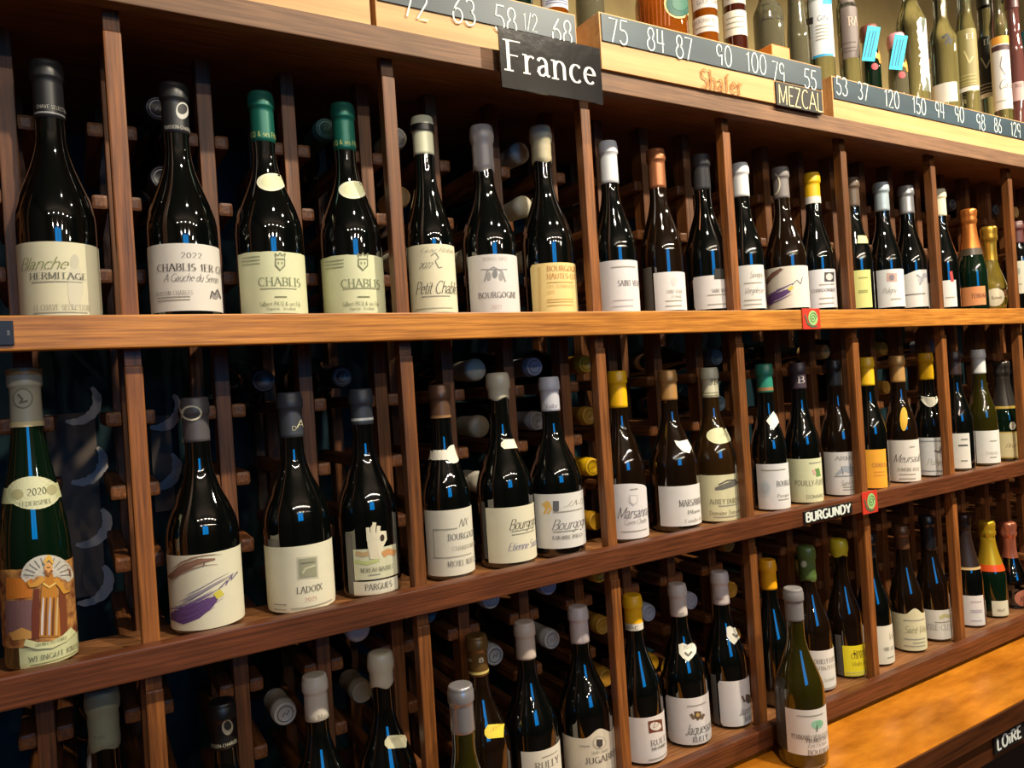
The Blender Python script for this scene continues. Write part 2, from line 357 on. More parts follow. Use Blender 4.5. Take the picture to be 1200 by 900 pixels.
# back of the rack, painted, rubbed by bottle bases
M_TEAL = wood('teal_paint', (8, 44, 52), (12, 58, 66), 2, 0.7, 6, 5, 0.05, 0.2)
M_GREY = wood('grey_backing_board', (120, 104, 92), (144, 128, 114), 2, 0.7, 12, 5, 0.05, 0.2)
bp_ = rk('back_panel', boxbm(X0, X1, .47, .485, -.68, .462), M_TEAL)
for (xa, xb, ya, yb) in ((60, 118, 486, 705), (178, 202, 488, 600), (300, 312, 480, 600)):
    a = at(xa, (ya + yb) / 2, .465); b = at(xb, (ya + yb) / 2, .465)
    q = new('backing_board', boxbm(a[0], b[0], .455, .4695, at(xa, yb, .465)[2], at(xa, ya, .465)[2]), rack, M_GREY); q.location = (0, 0, -RB[3])
for cx_, cy_ in ((86, 470), (93, 541), (98, 614), (100, 682), (184, 478), (182, 548)):
    p = at(cx_, cy_, .4525); bm = bmesh.new(); rr = .034; n = 16; A = []; B = []
    for k in range(n + 1):
        t = math.radians(-112 + 150 * k / n); wd = .0075 * math.sin(PI * (k + .6) / (n + 1.2)) ** .6 * (1 + .22 * random.uniform(-1, 1)) + .0006
        A.append((math.cos(t) * (rr + wd), math.sin(t) * (rr + wd))); B.append((math.cos(t) * (rr - wd), math.sin(t) * (rr - wd)))
    v = [[bm.verts.new((x, y_, z)) for x, z in L] for L in (A, B) for y_ in (0, .002)]
    for k in range(n):
        bm.faces.new((v[0][k], v[0][k + 1], v[2][k + 1], v[2][k])); bm.faces.new((v[0][k], v[1][k], v[1][k + 1], v[0][k + 1])); bm.faces.new((v[2][k + 1], v[3][k + 1], v[3][k], v[2][k]))
    q = new('worn_crescent', bm, rack, mat((236, 226, 218), .7)); q.location = (p[0], .4525, p[2] - RB[3])

# ------------------------------------------------------------------ bar counter in front of the rack foot
bar = tag(empty('bar_counter', (1.6, -.10, -.70)), 'orange varnished wooden counter below the lowest ledge', 'counter')
def bk_(name, bm, m):
    o = new(name, bm, bar, m); o.location = -bar.location; return o
bk_('counter_top', boxbm(X0, X1, -.176, -.0005, -.728, -.688, bev=.002), M_BAR)
bk_('front_edge', boxbm(X0, X1, -.1805, -.1765, -.728, -.6895, bev=.001), M_BARD)
bk_('apron', boxbm(X0, X1, -.170, -.150, -.778, -.7285), M_BARD)
bk_('front_panel', boxbm(X0, X1, -.085, -.070, -1.60, -.7285), mat((26, 18, 14), .6))

# ------------------------------------------------------------------ wine crates along the rack top with price strips
M_BLACK = wood('chalkboard', (30, 50, 62), (48, 74, 88), 0, 0.45, 14, 4, 0.02, 0.25)
M_CHALK = mat((226, 238, 232), .8)
crates = []
def crate(xa, xb, Yf, label, text_px=None, ztop=.578):
    a = at(xa, 40, Yf)[0] if xa is not None else X0; b = at(xb, 110, Yf)[0] if xb is not None else X1
    c = tag(empty('wine_crate', ((a + b) / 2, Yf, .4875)), label, 'crate', 'pine crates along the top of the rack')
    def pc(name, *q, m=M_PINE, **k):
        o = new(name, boxbm(*q, **k), c, m); o.location = -c.location; return o
    pc('front_panel', a, b, Yf, Yf + .012, .4875, ztop, bev=.0008)
    pc('end_panel', a, a + .012, Yf + .0125, Yf + .27, .4875, ztop); pc('end_panel', b - .012, b, Yf + .0125, Yf + .27, .4875, ztop)
    pc('back_panel', a + .0125, b - .0125, Yf + .258, Yf + .27, .4875, ztop)
    n = 3; sp = .243 / n
    for k in range(n): pc('lid_board', a + .0125, b - .0125, Yf + .0128 + sp * k, Yf + .0118 + sp * (k + 1), ztop - .012, ztop)
    s = pc('price_strip', a + .003, b - .003, Yf - .0022, Yf - .0002, ztop - .046, ztop - .003, m=M_BLACK)
    crates.append((c, s, Yf)); return c, s
cr1 = crate(None, 440, -.006, 'pine crate at the far left with its strip cut by the picture edge')
cr2 = crate(442, 680, -.006, 'pine crate with strip of prices 72, 63 and 68, partly behind the country sign')
cr3 = crate(703, 964, -.030, 'pine crate standing proud with engraved name and strip of prices 75 to 55')
cr4 = crate(971, None, -.010, 'long pine crate with strip of prices 53, 37, 120 and 150')
def chalk(cs, text, xc, yc, hpx, m=None, style='chalk', asp=1.0, name='price'):
    c, s, Yf = cs[0], cs[1], [q[2] for q in crates if q[0] is cs[0]][0]
    Y = Yf - .0024; p = at(xc, yc, Y); h = at(xc, yc - hpx / 2, Y)[2] - at(xc, yc + hpx / 2, Y)[2]
    out, wd = strokes(text, style); W = wd * h * asp * .95
    bm = bmesh.new(); ribbons(bm, out, lambda u, v: Vector((p[0] - W / 2 + u, Y - .0004 - LIFT, p[2] - h / 2 + v)), W / wd, h)
    o = new(name, bm, s, m or M_CHALK); o.matrix_parent_inverse = Matrix.Identity(4)
    return o
for cs, t, x, y, h in ((cr2, '72', 486, 5, 32), (cr2, '63', 543, 13, 30), (cr2, '58', 592, 23, 30), (cr2, '68', 658, 37, 28), (cr3, '75', 724, 37, 28), (cr3, '84', 768, 47, 26),
                       (cr3, '87', 801, 56, 26), (cr3, '90', 848, 65, 24), (cr3, '100', 886, 74, 23), (cr3, '79', 912, 84, 22), (cr3, '55', 949, 93, 22), (cr4, '53', 986, 101, 21),
                       (cr4, '37', 1011, 107, 20), (cr4, '120', 1045, 116, 20), (cr4, '150', 1077, 124, 19), (cr4, '94', 1101, 129, 18), (cr4, '90', 1124, 134, 18), (cr4, '98', 1149, 143, 18),
                       (cr4, '86', 1169, 147, 16), (cr4, '129', 1190, 152, 16)):
    chalk(cs, t, x, y, h, asp=.95)
chalk(cr2, '1/2', 621, 26, 20, asp=.8)
chalk(cr3, 'Shafer', 846, 96, 21, mat((168, 104, 34), .7), 'serif', 1.0, 'engraved_name')

# ------------------------------------------------------------------ signs
def sign(name, label, cat, x0, y0, x1, y1, Y, th, m, tilt=0):
    """flat sign whose front lies in the plane Y; corners from its top left and bottom right in the photograph"""
    a = at(x0, y0, Y); b = at(x1, y1, Y)
    o = new(name, boxbm(0, b[0] - a[0], 0, th, b[2] - a[2], 0), None, m); o.location = (a[0], Y, a[2]); tag(o, label, cat); return o, b[0] - a[0], a[2] - b[2]
def on_sign(o, text, style, x, z, w_, h, m, name='lettering', shear=0):
    out, wd = strokes(text, style); bm = bmesh.new()
    ribbons(bm, out, lambda u, v: Vector((x + u, -.0005 - LIFT, z + v)), w_ / wd, h); return new(name, bm, o, m)
m = mat_new('glossy_black_laminate', (16, 15, 18), .16); nt = m.node_tree; b = nt.nodes['Principled BSDF']
n = nt.nodes.new('ShaderNodeTexNoise'); n.inputs['Scale'].default_value = 30; n.inputs['Detail'].default_value = 4
tc = nt.nodes.new('ShaderNodeTexCoord'); nt.links.new(tc.outputs['Object'], n.inputs['Vector'])
bpn = nt.nodes.new('ShaderNodeBump'); bpn.inputs['Strength'].default_value = .25; bpn.inputs['Distance'].default_value = .002
nt.links.new(n.outputs['Fac'], bpn.inputs['Height']); nt.links.new(bpn.outputs['Normal'], b.inputs['Normal']); b.inputs['Specular IOR Level'].default_value = .9
so, sw, sh = sign('country_sign', 'black sign reading France hung on the top rail', 'sign', 584, 31, 707, 122, -.047, .003, m)
on_sign(so, 'France', 'display', sw * .045, -sh * .70, sw * .89, sh * .50, mat((225, 224, 222), .5))
hk = new('hook', boxbm(sw * .45, sw * .55, .0032, .0155, -.012, -.004), so, mat((30, 30, 32), .4))
so, sw, sh = sign('region_sign', 'small black sign hand lettered BURGUNDY on the second ledge rail', 'sign', 942, 604, 999, 602, -.0245, .0024, mat((22, 20, 20), .5))
def plate(name, label, cat, xl, xr, ytl, ybl, Y, th, m):
    """upright plate: left edge from (xl, ytl) to (xl, ybl), right edge at xr"""
    a = at(xl, ytl, Y); c = at(xl, ybl, Y); b_ = at(xr, ybl, Y)
    W, H = b_[0] - a[0], a[2] - c[2]
    o = new(name, boxbm(0, W, 0, th, -H, 0, bev=.0004), None, m); o.location = (a[0], Y, a[2]); tag(o, label, cat); return o, W, H
bpy.data.objects.remove(so)
so, sw, sh = plate('region_sign', 'small black sign hand lettered BURGUNDY on the second ledge rail', 'sign', 942, 1000, 600, 614.5, -.0245, .0024, mat((22, 20, 20), .5))
on_sign(so, 'BURGUNDY', 'brush', sw * .03, -sh * .86, sw * .93, sh * .72, mat((214, 222, 214), .6))
so, sw, sh = plate('region_sign', 'black sign hand lettered LOIRE under the counter edge', 'sign', 1165, 1203, 864.5, 886, -.1740, .0036, mat((20, 20, 22), .5))
on_sign(so, 'LOiRE', 'bold', sw * .07, -sh * .80, sw * .80, sh * .66, mat((220, 226, 220), .6))
so, sw, sh = plate('spirit_sign', 'black sign chalked MEZCAL on the crate with the engraved name', 'sign', 909, 964, 95, 122.5, -.0335, .003, mat((26, 24, 24), .5))
on_sign(so, 'MEZCAL', 'chalk', sw * .03, -sh * .92, sw * .95, sh * .80, mat((236, 220, 168), .7))
so, sw, sh = plate('shelf_tag', 'small black tag at the left end of the upper ledge rail', 'tag', -25, 17, 376, 405, -.0250, .0028, mat((24, 26, 32), .4))
on_sign(so, '20', 'sans', sw * .8, -sh * .6, sw * .08, sh * .18, mat((170, 175, 180), .6))
def snail_sign(xl, xr, yt, yb, label):
    so, sw, sh = plate('snail_sticker', label, 'sticker', xl, xr, yt, yb, -.0245, .0022, mat((196, 52, 34), .5)); g = mat((150, 190, 120), .6); dg = mat((60, 110, 60), .6)
    cx_, cz = sw * .58, -sh * .46
    bm = bmesh.new(); c = bm.verts.new((cx_, -.0004, cz)); ring = [bm.verts.new((cx_ + sw * .27 * math.cos(t), -.0004, cz + sh * .36 * math.sin(t))) for t in [2 * PI * k / 20 for k in range(20)]]
    for k in range(20): bm.faces.new((c, ring[k], ring[(k + 1) % 20]))
    new('shell', bm, so, g)
    bm = bmesh.new(); pts = [(cx_ + sw * .22 * (1 - k / 26) * math.cos(k * .55), cz + sh * .28 * (1 - k / 26) * math.sin(k * .55)) for k in range(24)]
    ribbons(bm, [(pts, [.0007] * 24)], lambda u, v: Vector((u, -.0008, v)), 1, 1); new('spiral', bm, so, dg)
    bm = bmesh.new(); pts = [(sw * .80, -sh * .86), (sw * .5, -sh * .88), (sw * .25, -sh * .72), (sw * .16, -sh * .42), (sw * .10, -sh * .30)]
    ribbons(bm, [(pts, [.001, .0022, .0026, .002, .001])], lambda u, v: Vector((u, -.0006, v)), 1, 1); new('snail_body', bm, so, mat((84, 96, 70), .6))
snail_sign(940, 962, 361.5, 386, 'red square sticker with green snail on the upper ledge rail')
snail_sign(1010, 1029.5, 577.5, 604, 'red square sticker with green snail beside the BURGUNDY sign')

# ------------------------------------------------------------------ bottles
def profile(kind, r, h):
    rn = .0146; P = [(0, r * .86), (.0015, r * .93), (.004, r * .985), (.008, r)]
    def sh(a, b, pw, r1=rn, n=12, ex=1.0):
        P.append((a * h, r))
        for k in range(1, n + 1):
            t = k / n; s = (1 + math.cos(PI * t ** pw)) / 2; P.append(((a + (b - a) * t) * h, r1 + (r - r1) * s ** ex))
    if kind == 'burgundy': sh(.40, .745, .93, .0150); P.extend([(.90 * h, .0146)])
    elif kind == 'bordeaux': sh(.60, .74, 1.0, .0150); P.extend([(.90 * h, .0143)])
    elif kind == 'flute': sh(.36, .86, .9, .0148, 14, .9); P.extend([(.90 * h, .0143)])
    elif kind == 'champagne': sh(.40, .86, .80, .0152, 14); P.extend([(.9 * h, .0150)])
    elif kind == 'squat':
        P[:] = [(0, r * .62), (.003, r * .68), (.015, r * .80), (.04, r * .93), (.07, r)]
        P.append((.28 * h, r * 1.0)); sh(.30, .72, .80, .0140, 14, 1.1); P.extend([(.9 * h, .0145)])
    elif kind == 'spirit': sh(.55, .72, 1.0, .0155); P.extend([(.90 * h, .0150)])
    elif kind == 'straight': sh(.66, .74, 1.0, .0160, 8); P.extend([(.90 * h, .0150)])
    P += [(h - .022, .0146), (h - .020, .0158), (h - .008, .0158), (h - .005, .0148), (h - .003, .0140)]
    return P
GLASS = {}
def glass(kind):
    if kind in GLASS: return GLASS[kind]
    spec = {'dark': ((5, 8, 7), 0), 'green': ((6, 26, 14), 0), 'brown': ((22, 13, 6), .0), 'amber': ((46, 30, 11), .0), 'olive': ((58, 54, 12), .5), 'golden': ((140, 120, 40), .3),
            'clear': ((215, 225, 205), 1.0), 'whisky': ((196, 110, 26), .85), 'rum': ((70, 26, 14), .3), 'mauve': ((110, 66, 62), .2), 'teal': ((20, 90, 96), .3), 'grey': ((120, 118, 96), .6)}[kind]
    m = mat_new(kind + '_glass', spec[0], .03); b = m.node_tree.nodes['Principled BSDF']
    b.inputs['Transmission Weight'].default_value = spec[1]; b.inputs['IOR'].default_value = 1.5
    b.inputs['Specular IOR Level'].default_value = .85 if spec[1] < .6 else .5
    if spec[1] < .6: b.inputs['Coat Weight'].default_value = 1; b.inputs['Coat IOR'].default_value = 1.6; b.inputs['Coat Roughness'].default_value = .02
    nt = m.node_tree; tc = nt.nodes.new('ShaderNodeTexCoord'); n = nt.nodes.new('ShaderNodeTexNoise'); n.inputs['Scale'].default_value = 25; n.inputs['Detail'].default_value = 1
    bp = nt.nodes.new('ShaderNodeBump'); bp.inputs['Strength'].default_value = .06; bp.inputs['Distance'].default_value = .004
    nt.links.new(tc.outputs['Object'], n.inputs['Vector']); nt.links.new(n.outputs['Fac'], bp.inputs['Height']); nt.links.new(bp.outputs['Normal'], b.inputs['Normal'])
    GLASS[kind] = m; return m
SHELFZ = {1: RT[1] - .012, 2: RT[2] - .012, 3: RT[3] - .012, 'bar': -.688, 'top': .578}
class Bottle:
    """a standing bottle: axis through pixel xb at its foot, crown at pixel (xt, yt)"""
    def __init__(s, row, xt, yt, xb, yb, r, kind, gl, label, group, Yc=.060, name='wine_bottle', h=None, lean=0):
        zb = SHELFZ[row]
        X = .7 * at(xb, yb, Yc)[0] + .3 * at(xt, yt, Yc)[0] if xt is not None else at(xb, yb, Yc)[0]
        s.h = h or (at(xt, yt, Yc)[2] - zb); s.X, s.Y, s.zb, s.r = X, Yc, zb + .0003, r
        dx, dy = -X, -D - Yc; l = math.hypot(dx, dy); dx, dy = dx / l, dy / l
        s.rz = math.atan2(dx, -dy); s.prof = profile(kind, r, s.h); s.kind = kind
        s.root = empty(name, (X, Yc, s.zb + (.0012 if lean else 0)), s.rz); tag(s.root, label, 'bottle', group)
        pts = [(.006, 0), (.004, r * .5), (0, r * .8)] + s.prof + [(s.h - .003, 0)]
        o = new('glass_body', lathe(pts, 40), s.root, glass(gl), True)
        if lean: s.root.rotation_euler = (Matrix.Rotation(-lean, 3, 'X') @ Matrix.Rotation(s.rz, 3, 'Z')).to_euler()
        s.R = Matrix.Rotation(-s.rz, 3, 'Z')
    def zof(s, py, R=None):
        """height on the side that faces the camera"""
        d = ray(*s.axpx(py)); hd = math.hypot(s.X, s.Y + D) - (s.r if R is None else R)
        return d[2] / math.hypot(d[0], d[1]) * hd - s.zb
    def axpx(s, py):
        r = Vector((s.X - CAM[0], s.Y - CAM[1], 0))
        p = AX * r[0] + AY * r[1] + AZ * 0; p2 = AX * r[0] + AY * r[1] + AZ * 1.0
        # pixel line through the two heights
        a = (600 + F * p[0] / p[2], 450 + F * p[1] / p[2]); b = (600 + F * p2[0] / p2[2], 450 + F * p2[1] / p2[2])
        return (a[0] + (b[0] - a[0]) * (py - a[1]) / (b[1] - a[1]), py)
    def hit(s, px, py, off=0.0):
        """(angle, height) where the ray through the pixel meets the bottle; past the outline: the outline"""
        d = ray(px, py); R = s.r; th = z = 0
        for _ in range(4):
            o = s.R @ Vector((CAM[0] - s.X, CAM[1] - s.Y, 0)); v = s.R @ Vector((d[0], d[1], 0)); Rr = R
            a = v[0] ** 2 + v[1] ** 2; b = 2 * (o[0] * v[0] + o[1] * v[1]); c = o[0] ** 2 + o[1] ** 2 - Rr * Rr; q = b * b - 4 * a * c
            t = (-b - math.sqrt(max(q, 0))) / (2 * a); x, y = o[0] + v[0] * t, o[1] + v[1] * t
            th = math.atan2(x, -y); z = CAM[2] + d[2] * t - s.zb
            R = max(interp(s.prof, z), .008)
            if q < 0: th = math.copysign(1.50, th)
        return th, z
    def pt(s, th, z, off):
        r = interp(s.prof, z) + off; return Vector((r * math.sin(th), -r * math.cos(th), z))
    def patch(s, name, t0, t1, z0, z1, m, parent=None, off=.0005, shape='rect', n=26, nz=10):
        bm = bmesh.new(); grid = []
        for i in range(n + 1):
            u = i / n; th = t0 + (t1 - t0) * u; a, b = z0, z1; H = z1 - z0; c = 2 * u - 1
            if shape == 'arch': b = z0 + H * (.68 + .32 * math.sqrt(max(0, 1 - c * c)))
            elif shape == 'bump': b = z1 - H * .14 * (.5 - .5 * math.cos(PI * min(1, abs(c - .12) / .42)))
            elif shape == 'round': k = math.sqrt(max(0, 1 - c * c)); a, b = (z0 + z1) / 2 - H / 2 * k - 1e-5, (z0 + z1) / 2 + H / 2 * k + 1e-5
            elif shape == 'wave': b = z1 - H * .10 * (.5 + .5 * math.cos(PI * min(1, u * 1.6)))
            elif shape == 'soft': k = min(1, (1 - abs(c)) / .07); k = 1 - math.sqrt(max(0, 1 - (1 - k) ** 2)); k = 1 - math.sqrt(max(0, 1 - (1 - min(1, (1 - abs(c)) / .08)) ** 2)); a, b = z0 + k * .006, z1 - k * .006
            elif shape == 'ragged': b = z1 - H * .012 * random.random()
            elif shape == 'shield': b = z1 - H * .08 * abs(math.sin(c * PI)); a = z0 + H * .62 * abs(c) ** 1.8
            elif shape == 'crescent': k = math.sqrt(max(0, 1 - c * c)); b = z1 - H * .25 * (1 - c * c); a = z1 - H * k - 1e-5
            elif shape == 'diamond': a = z0 + H / 2 * abs(c) - 1e-5; b = z1 - H / 2 * abs(c) + 1e-5
            elif shape == 'tagleft': k = max(0, (.16 - u) / .16); a, b = z0 + H * .3 * k, z1 - H * .3 * k
            elif shape == 'stripcircle': k = 1.0 if u < .5 else 1.0 + .55 * math.sqrt(max(0, 1 - ((u - .76) / .24) ** 2)); mz = (z0 + z1) / 2; a, b = mz - H * .33 * k, mz + H * .33 * k
            elif shape == 'zig': pass
            grid.append([bm.verts.new(s.pt(th, a + (b - a) * j / nz, off)) for j in range(nz + 1)])
        for A, B in zip(grid, grid[1:]):
            for j in range(nz): bm.faces.new((A[j], B[j], B[j + 1], A[j + 1]))
        return new(name, bm, parent or s.root, m, True)
    def ghost(s, xl, xr, yt, yb, color=(96, 92, 86)):  # white back label; its dimness behind the glass is put into the colour
        t0, t1 = s.hit(xl, (yt + yb) / 2)[0], s.hit(xr, (yt + yb) / 2)[0]; s.patch('back_label', t0, t1, max(s.zof(yb), .004), s.zof(yt), mat(color, .3), None, .0003, n=5); return s
    def pixshape(s, shape, xl, xr, yt, yb, color, name, rough):
        cx_, cy_, a, b = (xl + xr) / 2, (yt + yb) / 2, (xr - xl) / 2, (yb - yt) / 2; P = []
        if shape == 'round': P = [(cx_ + a * math.cos(2 * PI * k / 28), cy_ + b * math.sin(2 * PI * k / 28)) for k in range(28)]
        elif shape == 'diamond': P = [(cx_, yt), (xr, cy_), (cx_, yb), (xl, cy_)]
        elif shape == 'shield': P = [(xl, yt + b * .15), (cx_ - a * .5, yt), (cx_, yt + b * .22), (cx_ + a * .5, yt), (xr, yt + b * .15), (xr - a * .05, cy_ + b * .1), (cx_ + a * .55, cy_ + b * .6), (cx_ + a * .1, yb), (cx_ - a * .55, cy_ + b * .6), (xl + a * .05, cy_ + b * .1)]
        elif shape == 'crescent': P = [(xl, yt)] + [(xl + (xr - xl) * k / 6, yt + b * .35 * math.sin(PI * k / 6)) for k in range(1, 6)] + [(xr, yt)] + [(xr - (xr - xl) * k / 10, yt + b * 2 * math.sin(PI * k / 10) ** .8) for k in range(1, 10)]
        elif shape == 'tagleft': P = [(xl, cy_ - b * .15), (xl + a * .35, yt + b * .15), (xr, yt), (xr, yb - b * .2), (xl + a * .35, yb), (xl, cy_ + b * .45)]
        elif shape == 'stripcircle': P = [(xl, cy_ - b * .35), (xr - a * .5, cy_ - b * .5), (xr - a * .5, cy_ + b * .6), (xl, cy_ + b * .65)]
        else: P = [(xl, yt), (xr, yt), (xr, yb), (xl, yb)]
        n0 = set(s.root.children); s.blob(P, color, .0006, name, s.root, 5, rough)
        s.L = [o for o in s.root.children if o not in n0][0]
        if shape == 'stripcircle': s.oval(xr - a * .46, cy_, a * .46, b, color, off=.00065, parent=s.L, name='round_end')
        s.Lz = (0, 0); s.Lt = (0, 0); return s
    def label(s, xl, xr, yt, yb, color, shape='rect', name='label', rough=.55, m=None, back=False):
        if name == 'neck_label': return s.pixshape(shape, xl, xr, yt, yb, color, name, rough)
        ym = (yt + yb) / 2; t0, t1 = s.hit(xl, ym)[0], s.hit(xr, ym)[0]
        if t0 < -1.2: t0 = -1.75
        if t1 > 1.2: t1 = 1.75
        z1, z0 = s.zof(yt), s.zof(yb)
        if name == 'neck_label' or shape in ('round', 'diamond', 'crescent', 'shield'):
            xm = (xl + xr) / 2; z1, z0 = s.hit(xm, yt)[1], s.hit(xm, yb)[1]
        z0 = max(z0, .004)
        s.L = s.patch(name, t0, t1, z0, z1, m or paper(color, rough), None, .0005, shape); s.Lz = (z0, z1); s.Lt = (t0, t1)
        return s
    def text(s, t, x0, x1, yc, hpx, color, style='serif', parent=None, name='lettering', off=.0011, rough=.6):
        out, wd = strokes(t, style)
        xa = x0 if x0 is not None else x1
        t0, z = s.hit(xa, yc, 0); z = s.hit(min(max(xa, s.axpx(yc)[0] - 5), s.axpx(yc)[0] + 5), yc)[1]
        R = interp(s.prof, z); hd = math.hypot(s.X, s.Y + D) - s.r; h = hpx / (F / hd) * 1.0
        h = abs(s.hit(s.axpx(yc)[0], yc - hpx / 2)[1] - s.hit(s.axpx(yc)[0], yc + hpx / 2)[1])
        if x1 is None: W = wd * h * .95 / R
        else: W = s.hit(x1, yc)[0] - t0
        nat = wd * h * .95 / R
        if W < nat * .78: h *= .86; W = max(W, nat * .70)
        bm = bmesh.new(); sl = (s.axpx(0)[0] - s.axpx(900)[0]) / 900 * 0
        ribbons(bm, out, lambda u, v: s.pt(t0 + u, z - h / 2 + v, off + LIFT), W / wd, h)
        new(name, bm, parent or s.L, mat(color, rough)); return s
    def lines(s, x0, x1, ys, color, hpx=1.2):
        for y in ys:
            bm = bmesh.new(); n = 14; t0, z = s.hit(x0, y); t1 = s.hit(x1, y)[0]; z = s.zof(y); hz = abs(s.zof(y) - s.zof(y + hpx)) / 2
            A = [[bm.verts.new(s.pt(t0 + (t1 - t0) * k / n, z + q, .0010)) for q in (-hz, hz)] for k in range(n + 1)]
            for P, Q in zip(A, A[1:]): bm.faces.new((P[0], Q[0], Q[1], P[1]))
            new('fine_print', bm, s.L, mat(color, .6))
        return s
    def stroke(s, pts, wpx, color, off=.0009, name='artwork', parent=None, rough=.6):
        """a painted stroke along pixel points, wpx wide (number or list)"""
        hd = math.hypot(s.X, s.Y + D) - s.r; k = hd / F
        q = []
        for a, b in zip(pts, pts[1:]):
            for i in range(4): q.append((a[0] + (b[0] - a[0]) * i / 4, a[1] + (b[1] - a[1]) * i / 4))
        q.append(pts[-1])
        ws = [wpx] * len(pts) if not isinstance(wpx, (list, tuple)) else list(wpx); W = []
        for a, b in zip(ws, ws[1:]):
            for i in range(4): W.append(a + (b - a) * i / 4)
        W.append(ws[-1])
        bm = bmesh.new(); rows = []
        for i, p in enumerate(q):
            a = q[max(i - 1, 0)]; b = q[min(i + 1, len(q) - 1)]; dx, dy = b[0] - a[0], b[1] - a[1]; l = math.hypot(dx, dy) or 1
            nx, ny = -dy / l, dx / l
            rows.append([bm.verts.new(s.pt(*s.hit(p[0] + nx * W[i] * e, p[1] + ny * W[i] * e), off)) for e in (-.5, -.25, 0, .25, .5)])
        for A, B in zip(rows, rows[1:]):
            for j in range(4): bm.faces.new((A[j], B[j], B[j + 1], A[j + 1]))
        new(name, bm, parent or s.L, mat(color, rough)); return s
    def blob(s, pts, color, off=.0008, name='artwork', parent=None, rings=4, rough=.6):
        if len(pts) < 12: pts = [(p[0] + (q[0] - p[0]) * i / 5, p[1] + (q[1] - p[1]) * i / 5) for p, q in zip(pts, list(pts[1:]) + [pts[0]]) for i in range(5)]
        cx_ = sum(p[0] for p in pts) / len(pts); cy_ = sum(p[1] for p in pts) / len(pts); n = len(pts)
        bm = bmesh.new(); c = bm.verts.new(s.pt(*s.hit(cx_, cy_), off)); prev = None
        for k in range(1, rings + 1):
            e = k / rings; ring = [bm.verts.new(s.pt(*s.hit(cx_ + (p[0] - cx_) * e, cy_ + (p[1] - cy_) * e), off)) for p in pts]
            for i in range(n):
                j = (i + 1) % n
                if prev is None: bm.faces.new((c, ring[i], ring[j]))
                else: bm.faces.new((prev[i], ring[i], ring[j], prev[j]))
            prev = ring
        bmesh.ops.recalc_face_normals(bm, faces=bm.faces)
        new(name, bm, parent or s.L, mat(color, rough)); return s
    def brush(s, pts, wpx, color, n=14, spread=1.0, off=.0011):
        """dry bristle marks along a path"""
        rnd = random.Random(n)
        for k in range(n):
            o = (rnd.random() - .5) * wpx * spread; i0 = rnd.uniform(-.06, .35); i1 = rnd.uniform(.6, 1.12); q = []
            for j in range(5):
                t = (i0 + (i1 - i0) * j / 4) * (len(pts) - 1); i = min(max(int(t), 0), len(pts) - 2); f = t - i
                q.append((pts[i][0] + (pts[i + 1][0] - pts[i][0]) * f + o * .25, pts[i][1] + (pts[i + 1][1] - pts[i][1]) * f + o + rnd.uniform(-.5, .5)))
            s.stroke(q, [.3, rnd.uniform(.7, 1.6), rnd.uniform(.7, 1.8), 1.0, .2], color, off=off + k * 2e-5, name='bristle_mark')
        return s
    def oval(s, cx_, cy_, a, b, color, off=.0008, name='artwork', parent=None, n=20):
        return s.blob([(cx_ + a * math.cos(2 * PI * k / n), cy_ + b * math.sin(2 * PI * k / n)) for k in range(n)], color, off, name, parent)
    def cap(s, yb, color, kind='foil', rough=.42, metal=0.0, band=None, top=None):
        """capsule down to pixel yb"""
        h = s.h; z0 = s.hit(s.axpx(yb)[0], yb)[1] if yb > -20 else h - .05; z0 = min(z0, h - .03); P = []
        if kind == 'foil':
            P = [(z0, interp(s.prof, z0) + .0001), (z0 + .0003, interp(s.prof, z0) + .0009)]
            n = 8
            for k in range(1, n + 1):
                z = z0 + (h - .022 - z0) * k / n; P.append((z, interp(s.prof, z) + .0008))
            P += [(h - .0205, .0172), (h - .019, .0174), (h - .0075, .0172), (h - .0062, .0164), (h - .0035, .0163), (h - .0012, .0158), (h, .0148), (h + .0002, .012), (h - .0004, 0)]
        elif kind == 'wax':
            P = [(z0 - .0015, interp(s.prof, z0) + .0004), (z0, interp(s.prof, z0) + .0018)]
            for k in range(1, 6):
                z = z0 + (h - .026 - z0) * k / 5; P.append((z, interp(s.prof, z) + .0020 + .0003 * math.sin(k * 2)))
            P += [(h - .021, .0186), (h - .014, .0192), (h - .007, .0186), (h - .001, .0176), (h + .0018, .0160), (h + .0028, .0130), (h + .003, .006), (h + .003, 0)]
        elif kind == 'crown':       # champagne foil over wire and cork
            n = 12
            for k in range(n + 1):
                z = z0 + (h - .040 - z0) * k / n; P.append((z, interp(s.prof, z) + .0009))
            P += [(h - .038, .0158), (h - .034, .0178), (h - .026, .0186), (h - .022, .0174), (h - .016, .0182), (h - .006, .0190), (h - .001, .0180), (h + .001, .0150), (h + .001, 0)]
        bm = lathe(P, 40)
        if kind == 'crown':
            for v in bm.verts:
                if v.co.z > h - .042 and v.co.z < h - .002:
                    a = math.atan2(v.co.y, v.co.x); f = 1 + .05 * math.sin(a * 7 + v.co.z * 400) * math.cos(v.co.z * 300 + a * 3) + .03 * math.sin(a * 4)
                    v.co.x *= f; v.co.y *= f
        elif kind == 'wax':
            for v in bm.verts:
                a = math.atan2(v.co.y, v.co.x)
                if v.co.z < z0 + .001: v.co.z += .0022 * math.sin(a * 3 + s.X * 40)
        s.C = new('capsule', bm, s.root, mat(color, rough, metal, .6), True); s.cz = z0
